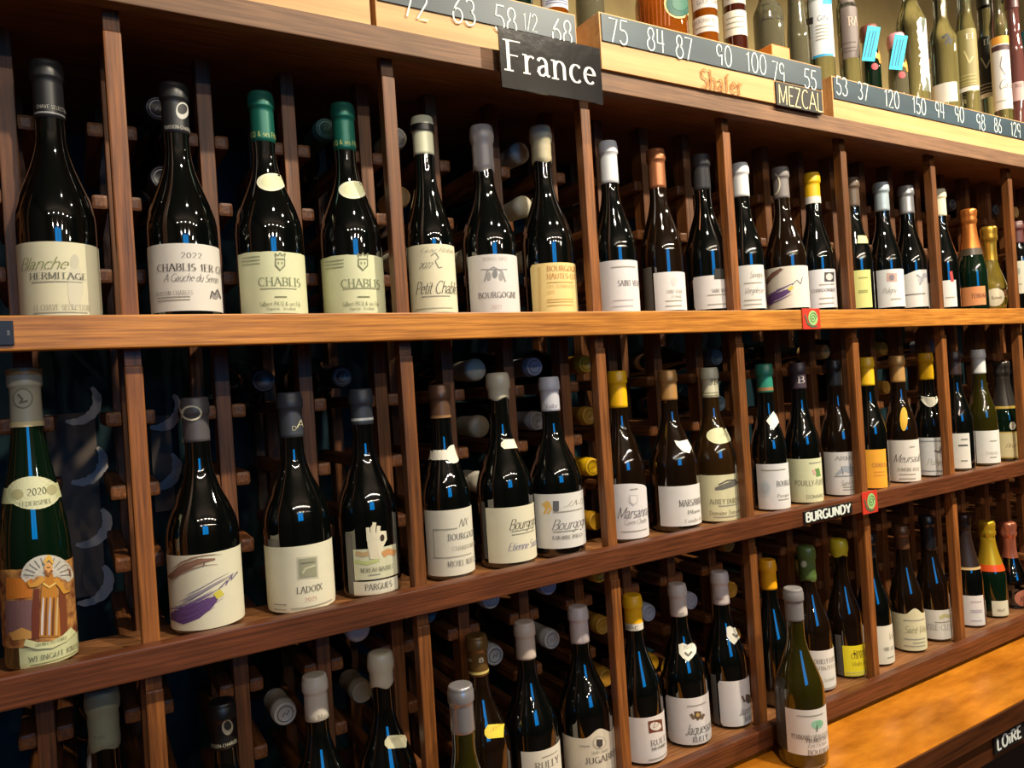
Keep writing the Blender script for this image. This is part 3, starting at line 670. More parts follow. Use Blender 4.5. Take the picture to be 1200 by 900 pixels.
        if band:
            for (y0, y1, c) in band:
                za, zb_ = s.hit(s.axpx(y0)[0], y0)[1], s.hit(s.axpx(y1)[0], y1)[1]; za, zb_ = max(za, zb_), min(za, zb_)
                ex = .0012 if za < h - .024 else .0035
                off = .0011
                bm = bmesh.new(); n = 40; nz = 3
                rad = lambda z: (interp(s.prof, z) + off) if z < h - .0225 else .0177
                rings = [[bm.verts.new((rad(zb_ + (za - zb_) * j / nz) * math.cos(2 * PI * k / n), rad(zb_ + (za - zb_) * j / nz) * math.sin(2 * PI * k / n), zb_ + (za - zb_) * j / nz)) for k in range(n)] for j in range(nz + 1)]
                for A, B in zip(rings, rings[1:]):
                    for k in range(n): bm.faces.new((A[k], A[(k + 1) % n], B[(k + 1) % n], B[k]))
                new('capsule_band', bm, s.C, mat(c, rough), True)
        return s
    def captext(s, t, x0, x1, yc, hpx, color, style='sans'):
        return s.text(t, x0, x1, yc, hpx, color, style, s.C, 'capsule_lettering', off=.0014)
def B(row, xt, yt, xb, yb, hw, kind, gl, label, group=None, Yc=.060, name='wine_bottle', **k):
    X = at(xb, yb, Yc)[0]; a = ray(xb - hw, yb); b = ray(xb + hw, yb)
    ang = abs(math.atan2(a[0], a[1]) - math.atan2(b[0], b[1])) / 2
    r = math.hypot(X, D + Yc) * math.sin(ang)
    r = min(max(r, .034), .1035 - Yc - (.002 if row == 3 else 0)) if Yc > 0 else r
    group = group or {1: 'standing bottles on the upper ledge', 2: 'standing bottles on the middle ledge', 3: 'standing bottles on the lowest ledge'}[row]
    return Bottle(row, xt, yt, xb, yb, r, kind, gl, label, group, Yc, name, **k)
GY = (120, 118, 105); INK = (60, 56, 52); PALE = (160, 156, 140)
# ---- upper ledge
b = B(1, 58, 75, 69, 330, 48, 'burgundy', 'dark', 'tall dark bottle with black capsule and cream HERMITAGE label', Yc=.056)
b.cap(137, (34, 35, 38), band=[(131, 133, (150, 150, 150))]); b.captext('CHAVE SELECTION', 44, 79, 125, 5, (190, 188, 180))
b.label(20, 119, 283, 371, (226, 222, 190), name='label')
b.text('Blanche', 25, 78, 308, 14, (142, 146, 92), 'script').text('HERMITAGE', 36, 100, 323, 7, (96, 96, 84), 'serif').text('J.L.CHAVE SELECTION', 40, 104, 360, 6, (128, 124, 108), 'light')
b.lines(38, 96, (330,), PALE).oval(88, 336, 9, 27, (212, 209, 186)).oval(87, 307, 5, 9, (200, 198, 176)).lines(40, 102, (366,), PALE)
b = B(1, 207, 101, 216, 330, 42, 'burgundy', 'dark', 'bottle with black oval-stamped capsule and white CHABLIS 1ER CRU label')
b.cap(155, (30, 32, 35)); b.captext('BUISSON-CHARLES', 194, 222, 149, 4.5, (210, 205, 195))
b.oval(213, 130, 7, 10, (205, 205, 198), off=.0013, parent=b.C, name='capsule_stamp').oval(213, 128, 5, 6, (60, 62, 64), off=.0017, parent=b.C, name='capsule_stamp')
b.label(172, 261, 285, 364, (226, 222, 213))
b.text('2022', 212, 236, 299, 6, INK, 'light').text('CHABLIS 1ER CRU', 185, 260, 313, 8, INK, 'serif').text('A Gauche du Serein', 192, 254, 325, 9, (90, 86, 84), 'script').text('BUISSON-CHARLES', 184, 226, 343, 4.5, INK, 'light')
b.lines(185, 223, (347.5, 351), PALE).stroke([(246, 350), (248, 341), (251, 346), (254, 339), (258, 350)], 1.6, (96, 92, 92)).oval(252, 347, 4, 4, (150, 146, 142))
for (xt, yt, xb, hw, xl, xr, yl, cb, wd, lx) in ((307, 111, 318, 40, 281, 357, 294, 165, 'left', 303), (403, 124, 413, 36, 379, 449, 298, 175, 'right', 400)):
    b = B(1, xt, yt, xb, 330, hw, 'burgundy', 'dark', 'green-capsuled CHABLIS bottle with oval shoulder label, %s one of two' % wd)
    b.cap(cb, (22, 98, 84), rough=.35, metal=.3); b.captext('PICQ & ses FILS', xt - 15, xt + 17, cb - 8, 6, (190, 200, 120))
    b.label(xl, xr, yl, 367, (218, 222, 182), 'ragged')
    b.text('CHABLIS', lx, lx + (48 if lx == 303 else 44), 330 if lx == 303 else 332, 9.5, (128, 138, 104), 'serif').text('Gilbert PICQ & ses Fils', lx + 2, lx + 48 if lx == 303 else lx + 43, 356, 4.6, (120, 124, 96), 'serif').text('Vigneron - Recoltant', lx + 10, lx + 43 if lx == 303 else lx + 38, 361.5, 3.4, (136, 138, 110), 'serif')
    cx0 = lx + 25
    b.lines(lx + 2, lx + 44, (338,), (150, 152, 120)).lines(xl + 3, xl + 24, (yl + 6, yl + 10, yl + 14), (160, 162, 128)).lines(cx0 - 6, cx0 + 8, (348,), (130, 132, 96), 1.6)
    b.blob([(cx0 - 6, 303), (cx0 + 6, 303), (cx0 + 6, 312), (cx0, 318), (cx0 - 6, 312)], (120, 124, 92)).blob([(cx0 - 4.5, 305), (cx0 + 4.5, 305), (cx0 + 4.5, 311), (cx0, 316), (cx0 - 4.5, 311)], (206, 210, 170), off=.0012)
    b.stroke([(cx0 - 5, 302), (cx0 - 6, 297), (cx0 - 2, 300), (cx0, 296), (cx0 + 2, 300), (cx0 + 6, 297), (cx0 + 5, 302)], 1.2, (120, 124, 92)).stroke([(cx0 - 2, 307), (cx0 - 2, 310)], 1.4, (120, 124, 92), off=.0014).stroke([(cx0 + 2, 307), (cx0 + 2, 310)], 1.4, (120, 124, 92), off=.0014)
    ox = xt + 11 if lx == 303 else xt + 11; oy = 213 if lx == 303 else 222
    b.label(ox - 17, ox + 17, oy - 10, oy + 11, (226, 226, 196), 'round', 'neck_label'); b.oval(ox + 1, oy, 13, 8, (214, 218, 176), name='artwork')
b = B(1, 495, 139, 506, 330, 28, 'burgundy', 'dark', 'bottle with cream capsule ringed in black and script Petit Chablis label')
b.cap(180, (212, 214, 186), band=[(144, 152, (24, 24, 24))]); b.label(480, 535, 286, 366, (226, 221, 190))
b.text('Petit Chablis', 487, 533, 337, 17, (52, 50, 52), 'script').text('2022', 491, 506, 311, 6.5, (70, 66, 62), 'script').text('Guy Robin', 492, 530, 293, 5, PALE, 'script').lines(494, 527, (347,), PALE)
b.stroke([(505, 300), (510, 296), (514, 302), (510, 306), (514, 314), (518, 313)], 1.0, (130, 126, 116)).lines(487, 530, (361,), (180, 174, 150))
b = B(1, 568, 151, 574, 340, 32, 'burgundy', 'dark', 'bottle dipped in greyish lilac wax with white BOURGOGNE 2022 label')
b.cap(198, (184, 176, 172), 'wax', rough=.3); b.label(550, 606, 298, 368, (218, 215, 212))
b.text('BOURGOGNE', 561, 604, 346, 6.5, (96, 92, 92), 'serif').text('BENOIT ENTE', 566, 594, 303.5, 3.6, PALE, 'light').text('2022', 576, 588, 360, 4.5, (196, 140, 130), 'light')
b.stroke([(564, 316), (594, 316)], 1.2, (140, 138, 138)).stroke([(568, 330), (571, 318), (578, 313), (588, 318), (592, 330)], 1.6, (150, 148, 148)).oval(573, 324, 2.6, 5, (160, 158, 158)).oval(580, 321, 3, 5, (130, 130, 132)).oval(587, 324, 2.6, 5, (160, 158, 158))
b = B(1, 637, 152, 643, 340, 31, 'burgundy', 'dark', 'bottle dipped in pale cream wax with warm yellow label')
b.cap(188, (224, 212, 172), 'wax', rough=.3); b.label(623, 674, 308, 368, (238, 212, 142), 'soft')
b.text('BOURGOGNE', 641, 674, 315, 6, (188, 122, 56), 'serif').text('HAUTES-COTES', 641, 676, 324, 6, (188, 122, 56), 'serif').text('LES DAMODES', 641, 672, 336, 3.4, (190, 150, 90), 'light').text('2022', 641, 650, 343, 4, (190, 140, 80), 'light')
b.lines(641, 671, (331, 351, 354, 358), (206, 170, 100)).stroke([(632, 313), (633, 366)], 3.2, (214, 184, 116))
b = B(1, 716, 168, 720, 330, 26, 'burgundy', 'dark', 'white-capsuled bottle with SAINT label beside the divider post under the country sign')
b.cap(214, (216, 220, 224)); b.label(702, 747, 305, 366, (220, 218, 220)); b.text('SAINT-VERAN', 724, 755, 332, 7, (70, 66, 66), 'serif').lines(716, 744, (313,), PALE).lines(718, 742, (352, 359), (190, 184, 184))
b = B(1, 773, 177, 776, 340, 25, 'burgundy', 'brown', 'bottle with shiny copper capsule and short white label')
b.ghost(754, 765, 311, 362)
b.cap(220, (190, 122, 82), rough=.3, metal=.6); b.label(767, 802, 319, 364, (226, 222, 220)); b.text('SAINT-AUBIN', 781, 799, 342, 3.6, INK, 'light').text('En Remilly', 786, 798, 347.5, 3.6, GY, 'script').lines(780, 799, (353, 359), PALE)
b.oval(790, 330, 3.4, 5, (206, 202, 200))
b = B(1, 824, 183, 829, 340, 25, 'burgundy', 'dark', 'bottle with charcoal capsule and white label under a small black tag')
b.cap(222, (56, 56, 58), rough=.5); b.label(813, 853, 323, 362, (222, 218, 216), 'soft'); b.text('SAINT-VERAN', 834, 852, 341, 4.4, INK, 'serif').lines(829, 851, (346, 357), PALE)
b.blob([(837, 315), (850, 315), (850, 327), (837, 327)], (40, 38, 32), off=.0012).lines(840, 847, (319, 323), (170, 160, 120))
b = B(1, 869, 193, 874, 330, 22, 'burgundy', 'dark', 'white-capsuled bottle half behind the divider post, its label crossing the post')
b.cap(230, (220, 222, 222)); b.label(853, 896, 311, 362, (218, 216, 212)); b.text('Savigny', 878, 893, 322, 7, GY, 'script').text('Vergelesses', 872, 893, 341, 8, (110, 106, 100), 'script').lines(872, 893, (332, 352, 357), PALE)
b = B(1, 919, 198, 920, 330, 25, 'burgundy', 'brown', 'grey-capsuled bottle with purple and brown brushwork label on the upper ledge')
b.cap(232, (120, 114, 112)); b.label(895, 947, 312, 361, (226, 220, 206))
b.stroke([(898, 355), (906, 349), (916, 345), (926, 340)], [9, 8, 7, 4], (92, 62, 122)).stroke([(898, 332), (906, 322), (916, 315)], [4, 5, 3], (120, 84, 70)).stroke([(924, 340), (929, 336)], 4, (214, 200, 90)).stroke([(928, 334), (934, 328), (938, 333), (940, 325)], .9, (90, 86, 110)).stroke([(910, 340), (930, 332)], .7, (130, 120, 140))
b.brush([(898, 354), (908, 348), (918, 344), (928, 338)], 11, (104, 74, 130), 9).brush([(897, 331), (906, 321), (918, 314)], 6, (130, 94, 80), 5)
b.stroke(arc(906, 216, 8, 13, -70, 70, 10), 1.4, (210, 202, 176), off=.0016, parent=b.C, name='string')
b = B(1, 952, 204, 958, 330, 20, 'burgundy', 'dark', 'bottle with yellow and white capsule and white label with square stamp on the upper ledge')
b.cap(238, (238, 190, 28), band=[(230, 238, (226, 222, 214))]); b.label(945, 979, 316, 361, (222, 222, 226)); b.text('CHARDONNAY', 951, 978, 341, 3.6, INK, 'serif').lines(960, 977, (334, 350, 356), PALE)
b.blob([(966, 319), (977, 319), (977, 330), (966, 330)], (70, 68, 66)).oval(971.5, 324.5, 4, 4, (196, 194, 190), off=.0012)
b = B(1, 1000, 210, 1003, 330, 18, 'burgundy', 'dark', 'bottle behind a divider post with pale lime label and little yellow shoulder seal')
b.cap(242, (92, 76, 62), rough=.3); b.label(985, 1021, 317, 361, (208, 208, 128)); b.lines(1006, 1017, (326, 341, 343), (150, 156, 90)); b.label(1005, 1017, 276, 285, (212, 206, 132), 'soft', 'neck_label')
b = B(1, 1032, 215, 1039, 330, 20, 'burgundy', 'dark', 'bottle with pale blue-grey capsule and white label with faded stamp')
b.cap(247, (168, 184, 192), rough=.35, metal=.3); b.label(1028, 1060, 316, 360, (214, 218, 218)); b.text('Puligny', 1034, 1050, 341, 6, GY, 'script').lines(1044, 1056, (351,), PALE).blob([(1039, 320), (1051, 320), (1051, 330), (1039, 330)], (190, 160, 150)).oval(1045, 325, 3, 3.6, (130, 120, 130), off=.0012)
b = B(1, 1061, 219, 1068, 330, 18, 'burgundy', 'dark', 'bottle with bright silver capsule and white label with sprig drawing')
b.cap(250, (190, 192, 194), rough=.3, metal=.6); b.label(1059, 1087, 317, 360, (220, 220, 216), 'wave'); b.lines(1060, 1084, (345,), (130, 128, 126), 1.4).stroke([(1074, 322), (1080, 326), (1078, 334)], 2.2, (150, 154, 160)).oval(1079, 328, 3.4, 4, (180, 182, 186)).oval(1083, 323, 2.6, 3, (170, 172, 178))
b = B(1, 1101, 223, 1105, 330, 16.5, 'burgundy', 'dark', 'cream-capsuled bottle behind a divider post with red flag seal above its label')
b.cap(253, (222, 212, 180)); b.label(1087, 1121, 329, 360, (222, 220, 214)); b.lines(1108, 1119, (349,), PALE).stroke([(1114, 318), (1116, 330)], 3.4, (178, 60, 60))
b = B(1, 1133, 246, 1140, 330, 16.5, 'champagne', 'green', 'sparkling wine bottle in copper foil with salmon label', name='champagne_bottle')
b.cap(297, (208, 124, 58), 'crown', rough=.3, metal=.7, band=[(291, 299, (70, 60, 48))]); b.label(1127, 1155, 336, 358, (206, 136, 84)); b.text('FERRARI', 1139, 1156, 347, 4.6, (70, 44, 34), 'serif')
b = B(1, 1154, 266, 1164, 330, 14.5, 'squat', 'golden', 'squat rounded sparkling bottle in gold foil with oval cream label', name='champagne_bottle')
b.cap(305, (206, 164, 60), 'crown', rough=.3, metal=.7); b.label(1154, 1177, 338, 359, (226, 216, 186), 'round'); b.text('Ruinart', 1162, 1174, 349, 4, (110, 80, 50), 'serif')
b = B(1, 1188, 260, 1196, 330, 14, 'bordeaux', 'dark', 'bottle at the right picture edge of the upper ledge with dark red capsule')
b.cap(285, (84, 40, 38)); b.label(1190, 1206, 306, 344, (210, 208, 190)); b.oval(1193, 318, 2.5, 4, (150, 160, 150)); b.lines(1191, 1198, (333,), PALE)

# ---- middle ledge
b = B(2, 25, 432, 41, 620, 44, 'flute', 'green', 'tall green bottle with figure of a saint in orange robes on its label', Yc=.056)
b.cap(500, (176, 172, 148), band=[(432, 439, (168, 130, 76)), (494, 500, (220, 204, 150))]); b.oval(27, 467, 11, 12, (120, 116, 98), off=.0014, parent=b.C, name='capsule_stamp').oval(27, 467, 9.5, 10.5, (172, 168, 146), off=.0018, parent=b.C, name='capsule_stamp').stroke([(22, 462), (27, 468), (24, 472), (32, 470)], 2.4, (110, 106, 90), off=.0022, parent=b.C, name='capsule_stamp')
b.label(-20, 79, 571, 589, (206, 210, 160), 'rect', 'collar_strip')
b.label(8, 70, 558, 597, (214, 216, 176), 'round', 'neck_label')
b.text('2020', 32, 54, 577, 8, (96, 98, 76), 'serif').text('FEDERSPIEL', 23, 60, 590, 5, (120, 122, 90), 'serif').oval(21, 579, 7, 6, (176, 172, 128)).oval(60, 574, 6, 6, (176, 172, 128))
b.label(23, 91, 756, 783, (208, 212, 164), name='label'); b.text('WEINGUT KNOLL', 34, 86, 771, 5.5, (110, 112, 88), 'serif').lines(36, 84, (777,), (150, 150, 110))
pm = mat_new('aged_painting', (190, 120, 60), .6); nt = pm.node_tree; bb = nt.nodes['Principled BSDF']; tc = nt.nodes.new('ShaderNodeTexCoord'); nz_ = nt.nodes.new('ShaderNodeTexNoise'); nz_.inputs['Scale'].default_value = 75; nz_.inputs['Detail'].default_value = 6
cr = nt.nodes.new('ShaderNodeValToRGB'); cr.color_ramp.elements[0].position = .34; cr.color_ramp.elements[0].color = lin((112, 58, 36)); cr.color_ramp.elements[1].position = .66; cr.color_ramp.elements[1].color = lin((216, 158, 84))
nt.links.new(tc.outputs['Object'], nz_.inputs['Vector']); nt.links.new(nz_.outputs['Fac'], cr.inputs[0]); nt.links.new(cr.outputs[0], bb.inputs['Base Color'])
b.label(0, 90, 664, 755.5, (206, 150, 90), 'ragged', 'picture_label', m=pm)
b.blob([(8, 676), (24, 678), (38, 676), (38, 700), (8, 702)], (204, 120, 40)).blob([(7, 704), (38, 703), (40, 742), (8, 744)], (126, 92, 92)).blob([(12, 742), (26, 735), (38, 740), (38, 748), (16, 750)], (206, 152, 82), off=.001)
FAN = [(55 + 30 * math.cos(math.radians(180 + 12 * k)), 676 + 26 * math.sin(math.radians(180 + 12 * k))) for k in range(16)]
b.blob(FAN + [(80, 682), (55, 686), (30, 682)], (202, 198, 186), off=.0010)
for q in range(11):
    a_ = math.radians(188 + 16.5 * q); b.stroke([(55 + 15 * math.cos(a_), 676 + 13 * math.sin(a_)), (55 + 27 * math.cos(a_), 676 + 23 * math.sin(a_))], 1.0, (128, 124, 118), off=.0014)
b.stroke([(43, 690), (42, 720), (42, 748)], [6, 9, 9], (110, 50, 28), off=.0012).stroke([(72, 690), (73, 720), (74, 746)], [7, 9, 9], (120, 62, 32), off=.0012)
b.stroke([(57, 672), (57, 690), (58, 715), (58, 746)], [8, 17, 21, 24], (188, 124, 40), off=.0015)
for sx, c_ in ((50, (214, 206, 206)), (54, (120, 72, 34)), (58, (186, 176, 184)), (62, (110, 62, 30)), (66, (204, 172, 120))): b.stroke([(sx + .5, 700), (sx - .5, 722), (sx - 1, 744)], [1.5, 2.6, 2.2], c_, off=.0019)
b.stroke([(51, 677), (43, 684), (36, 686), (33, 680)], [6, 6, 4, 2], (210, 152, 60), off=.0019).stroke([(63, 678), (70, 686), (74, 694), (80, 692)], [6, 6, 4, 2], (204, 144, 54), off=.0019).stroke([(50, 683), (57, 688), (64, 683)], 2, (236, 200, 110), off=.0021)
b.oval(56, 665, 4.6, 6.2, (222, 164, 96), off=.0022).stroke([(52, 668), (56, 674), (60, 668)], 3, (150, 92, 44), off=.0024).stroke([(51, 660), (56, 652), (61, 660)], [2, 5, 2], (226, 176, 70), off=.0026).stroke([(54, 664.5), (58, 664.5)], .9, (90, 50, 30), off=.0026)
b.stroke([(30, 752), (44, 756), (60, 755), (74, 748), (84, 738)], 8, (214, 216, 166), off=.0022, name='banner').text('GRUNER VELTLINER', 42, 76, 755, 3.6, (110, 108, 80), 'serif', off=.0026)
b = B(2, 228, 466, 240, 660, 43.5, 'burgundy', 'dark', 'grey-capsuled bottle looped with string, large purple brushwork label, middle ledge')
b.cap(518, (84, 80, 82)); b.label(196, 285, 649, 737, (226, 222, 196))
b.stroke([(201, 722), (214, 722), (230, 716), (246, 706), (254, 700)], [8, 19, 18, 12, 5], (96, 66, 120)).stroke([(252, 699), (260, 693)], 8, (206, 196, 78), off=.0012).stroke([(196, 680), (212, 667), (232, 658), (252, 655)], [6, 9, 7, 2], (142, 104, 84)).stroke([(212, 709), (232, 698), (248, 688)], .9, (120, 114, 128)).stroke([(206, 712), (226, 702), (244, 690)], .7, (120, 114, 128)).stroke([(256, 690), (266, 680), (264, 686), (272, 672), (270, 680), (278, 670)], 1.2, (110, 100, 130)).stroke([(238, 664), (240, 658)], 1.2, (90, 90, 90))
b.brush([(202, 722), (216, 722), (232, 715), (256, 700)], 24, (104, 74, 130), 16).brush([(199, 677), (214, 664), (234, 657), (256, 655)], 12, (150, 112, 92), 9).brush([(206, 706), (230, 694), (270, 672)], 9, (150, 142, 152), 6)
b.stroke([(212, 468), (212, 478)] + arc(225, 484, 10, 8, 180, -150, 14) + [(213, 494), (213, 505), (216, 518)], 2.0, (214, 210, 180), off=.0022, parent=b.C, name='string')
b = B(2, 341, 460, 350, 660, 42, 'burgundy', 'dark', 'bottle with slate capsule and plain cream LADOIX label with square emblem')
b.ghost(314, 326, 631, 641)
b.cap(513, (58, 62, 70)); b.captext('D', 342, 347, 502, 5, (190, 186, 150)); b.captext('A', 347, 354, 497, 9, (190, 186, 150)); b.label(313, 395, 640, 720, (228, 224, 198))
b.text('LADOIX', 348, 377, 692, 7, (90, 86, 78), 'serif').text('2021', 357, 371, 703, 4.5, (190, 96, 76), 'light').lines(341, 384, (712,), PALE).lines(322, 336, (707, 713), PALE)
b.blob([(348, 653), (372, 651), (373, 677), (349, 679)], (196, 192, 168)).blob([(350, 655), (370, 653), (371, 675), (351, 677)], (150, 150, 124), off=.0012).stroke([(354, 672), (358, 666), (364, 664), (369, 662)], 2.4, (190, 190, 160), off=.0016).stroke([(353, 660), (368, 658)], 1, (110, 110, 96), off=.0016)
b = B(2, 424, 456, 433, 640, 35, 'burgundy', 'dark', 'bottle with slate capsule and picture of a pale raised hand above its label')
b.ghost(407, 414, 625, 696)
b.cap(498, (60, 66, 74), band=[(490, 493, (196, 198, 200))]); b.label(415, 466, 681, 697, (226, 222, 200)); b.text('PARGUES', 428, 459, 688, 6.5, (60, 56, 52), 'serif')
b.label(415, 465, 643, 679, (218, 218, 184), name='picture_label'); b.text('MOREAU NAUDET', 423, 460, 668, 5.5, (80, 76, 68), 'serif').stroke([(417, 648), (426, 650), (436, 647)], 5, (196, 166, 120)).stroke([(448, 650), (455, 646), (463, 648)], 7, (206, 150, 96)).stroke([(416, 658), (430, 660), (444, 656)], 4, (190, 200, 130)).lines(432, 446, (673.5,), PALE)
b.blob([(430, 630), (432, 622), (434, 632), (434, 618), (438, 612), (441, 628), (445, 622), (452, 622), (453, 632), (449, 640), (445, 655), (434, 655), (431, 640)], (226, 218, 190), off=.0012, name='hand_picture').oval(447.5, 630, 2.4, 4, (60, 44, 30), off=.0016, name='hand_picture')
for fx, fy0, fy1, tx in ((432, 634, 618, 431), (437, 632, 612, 438.5), (442, 632, 616, 443.5)): b.stroke([(fx, fy0), (tx, fy1)], 4.2, (226, 218, 190), off=.0014, name='hand_picture')
b = B(2, 514, 451, 526, 640, 29, 'burgundy', 'dark', 'bottle with bronze-brown capsule and white keyhole-shaped shoulder label')
b.cap(490, (112, 82, 62), rough=.35, metal=.4, band=[(487, 490, (150, 112, 74))]); b.label(500, 557, 598, 675, (222, 218, 200))
b.text('BOURGOGNE', 525, 560, 630, 7, (96, 100, 104), 'serif').text('CHARDONNAY', 530, 556, 643, 4.5, PALE, 'serif').text('MICHEL NOELLAT', 525, 560, 661, 6, (110, 108, 106), 'serif').lines(508, 536, (620,), (170, 166, 150)).lines(508, 552, (653,), (170, 166, 150)).stroke([(508, 620), (510, 653)], .8, (170, 166, 150)).text('NX', 537, 547, 614, 9, (110, 108, 104), 'script')
b.label(502, 540, 521, 543, (226, 222, 206), 'stripcircle', 'neck_label')
b = B(2, 584, 439, 595, 640, 33, 'burgundy', 'dark', 'bottle dipped in cream wax with small tag on its neck and script Bourgogne label')
b.ghost(566, 570, 588, 656)
b.cap(467, (206, 198, 172), 'wax', rough=.3); b.label(571, 630, 595, 660, (224, 219, 192)); b.text('Bourgogne', 596, 628, 615, 12, (84, 80, 70), 'script').text('Etienne Sauzet', 595, 629, 641, 9, (92, 90, 150), 'script').lines(600, 626, (623, 627), PALE)
b.label(587, 608, 514, 526, (230, 226, 206), 'tagleft', 'neck_label')
b = B(2, 643, 442, 654, 620, 31.5, 'burgundy', 'dark', 'bottle with white capsule and label showing a golden lion beside a crest')
b.cap(482, (206, 206, 216)); b.captext('Boillot', 637, 652, 476, 5, (120, 120, 130), 'script'); b.label(628, 687, 579, 643, (222, 220, 214))
b.text('Bourgogne', 646, 686, 615, 12, (120, 116, 118), 'script').text('JEAN-MARC BOILLOT', 647, 682, 630, 4.8, INK, 'serif').lines(648, 682, (600,), PALE).lines(648, 678, (623,), PALE).text('J.M.B.', 660, 684, 591, 6, PALE, 'script')
b.stroke([(636, 590), (642, 594), (638, 602)], 2.6, (222, 180, 96)).oval(641, 592, 3.6, 5, (226, 184, 100)).stroke([(643, 588), (646, 596), (642, 602)], 2.2, (222, 180, 96)).blob([(648, 587), (655, 587), (655, 598), (651.5, 601), (648, 598)], (96, 96, 100))
b = B(2, 722, 435, 733, 600, 26, 'burgundy', 'brown', 'yellow-capsuled bottle with arch-topped white Marsannay label, middle ledge')
b.cap(478, (238, 184, 20), rough=.35); b.label(706, 761, 567, 632, (224, 220, 220), 'arch'); b.text('Marsannay', 723, 759, 601, 13, (90, 86, 90), 'script').text('Cuvee Charles', 731, 757, 612, 6, GY, 'script').blob([(737, 580), (747, 580), (747, 589), (742, 593), (737, 589)], (196, 190, 190)).blob([(738.5, 581.5), (745.5, 581.5), (745.5, 588), (742, 591), (738.5, 588)], (226, 222, 220), off=.0012).lines(728, 758, (623,), PALE).lines(738, 747, (574,), PALE)
b = B(2, 782, 434, 792, 600, 30, 'burgundy', 'brown', 'brown bottle with tan capsule and slanting white leaf-shaped shoulder label')
b.cap(469, (196, 148, 88), rough=.35, metal=.3); b.label(773, 823, 570, 617, (228, 224, 220)); b.text('MARSANNAY', 796, 825, 590, 7, INK, 'serif').text('Famille Noel', 803, 822, 611, 4, PALE, 'serif').text('Blanc', 806, 820, 601, 4, GY, 'serif')
b.blob([(790, 516), (796, 517), (805, 515), (810, 524), (808, 531), (800, 529), (793, 522)], (228, 224, 216), name='neck_label', parent=b.root)
b = B(2, 831, 431, 841, 600, 25.5, 'burgundy', 'amber', 'olive-brown bottle with cream capsule, oval shoulder label and drawing of a house')
b.cap(466, (222, 218, 186), band=[(460, 461, (150, 146, 110)), (463, 464, (150, 146, 110))]); b.captext('JM', 831, 841, 447, 8, (120, 112, 90), 'display'); b.label(818, 867, 557, 611, (226, 220, 178))
b.text('AUXEY DURESSES', 832, 868, 588, 5.5, (92, 86, 70), 'serif').text('Domaine Terrasse', 832, 866, 601, 4.6, (120, 112, 90), 'serif').stroke([(838, 573), (846, 571), (858, 567), (865, 564)], [3, 6, 7, 3], (110, 108, 100)).stroke([(842, 568), (852, 563), (862, 562)], 1.5, (80, 78, 74)).lines(842, 864, (593,), PALE).lines(836, 864, (606,), PALE)
b.label(828, 859, 501, 520, (226, 224, 178), 'round', 'neck_label'); b.text('2021', 842, 854, 510, 4, PALE, 'script')
b = B(2, 893, 427, 905, 580, 19.5, 'burgundy', 'dark', 'bottle with teal capsule and white diamond on its shoulder')
b.cap(460, (44, 134, 112), rough=.35, band=[(454, 458, (150, 110, 70))]); b.label(888, 926, 544, 601, (220, 220, 220)); b.text('BOURGOGNE', 910, 930, 567, 7, INK, 'serif').lines(892, 920, (551,), PALE).text('Prosper', 911, 924, 581, 3.6, GY, 'serif').lines(912, 924, (586,), PALE).oval(896, 573, 8, 10, (200, 206, 210)).oval(897, 572, 5, 6, (182, 192, 198), off=.0012)
b.label(898, 914, 482, 504, (230, 226, 214), 'diamond', 'neck_label')
b = B(2, 934, 425, 943, 570, 21, 'burgundy', 'dark', 'bottle with plum-grey capsule and cream POUILLY-FUISSÉ label')
b.cap(456, (66, 54, 62), rough=.4); b.captext('B', 935, 942, 445, 8, (190, 180, 180), 'display'); b.label(924, 965, 538, 591, (214, 216, 176)); b.text('POUILLY-FUISSÉ', 932, 966, 566, 6, (92, 90, 80), 'sans').text('DOMAINE', 945, 964, 582, 4, (120, 116, 96), 'sans').stroke([(957, 549), (959, 558)], 5, (96, 140, 70)).stroke([(953, 550), (955, 556)], 3, (212, 170, 160)).lines(948, 962, (543,), PALE)
b = B(2, 976, 422, 985, 560, 21, 'burgundy', 'brown', 'black-capsuled bottle with white label carrying a grey castle drawing')
b.cap(453, (30, 30, 33), rough=.4); b.label(967, 1008, 530, 582, (218, 216, 214)); b.text('ARMAND', 979, 1006, 537, 4, GY, 'light').text('Saint-Romain', 985, 1006, 566, 6, GY, 'script').lines(988, 1006, (571, 574), PALE).stroke([(980, 556), (990, 549), (1000, 551), (1006, 546)], [2, 7, 9, 5], (164, 172, 182)).stroke([(986, 546), (988, 556)], 1, (120, 126, 136)).stroke([(996, 543), (997, 558)], 1, (120, 126, 136)).lines(978, 1006, (558,), (140, 146, 154))
b = B(2, 1015, 419, 1022, 550, 17, 'burgundy', 'dark', 'yellow-capsuled bottle behind a divider post with bright orange label')
b.cap(452, (240, 190, 34), rough=.35); b.label(1007, 1039, 527, 573, (244, 172, 50)); b.text('CHABLIS', 1022, 1038, 545, 4.5, (150, 110, 70), 'serif').lines(1024, 1037, (553, 557), (220, 150, 60))
b = B(2, 1052, 417, 1058, 550, 19, 'burgundy', 'brown', 'brown bottle with tan capsule and upright amber oval on its shoulder')
b.cap(448, (202, 156, 92), rough=.35, metal=.3); b.label(1037, 1077, 516, 565, (224, 218, 208)); b.text('Meursault', 1047, 1077, 537, 9, (96, 90, 88), 'script').text('DOMAINE ROUX', 1052, 1076, 550, 4.2, GY, 'serif').lines(1054, 1073, (556, 561), PALE).lines(1066, 1072, (524,), PALE)
b.oval(1059, 491, 4.4, 14, (206, 160, 26), name='neck_label', parent=b.root)
b = B(2, 1083, 414, 1092, 540, 18, 'burgundy', 'dark', 'yellow-capsuled bottle with crescent shoulder label and small crest, middle ledge')
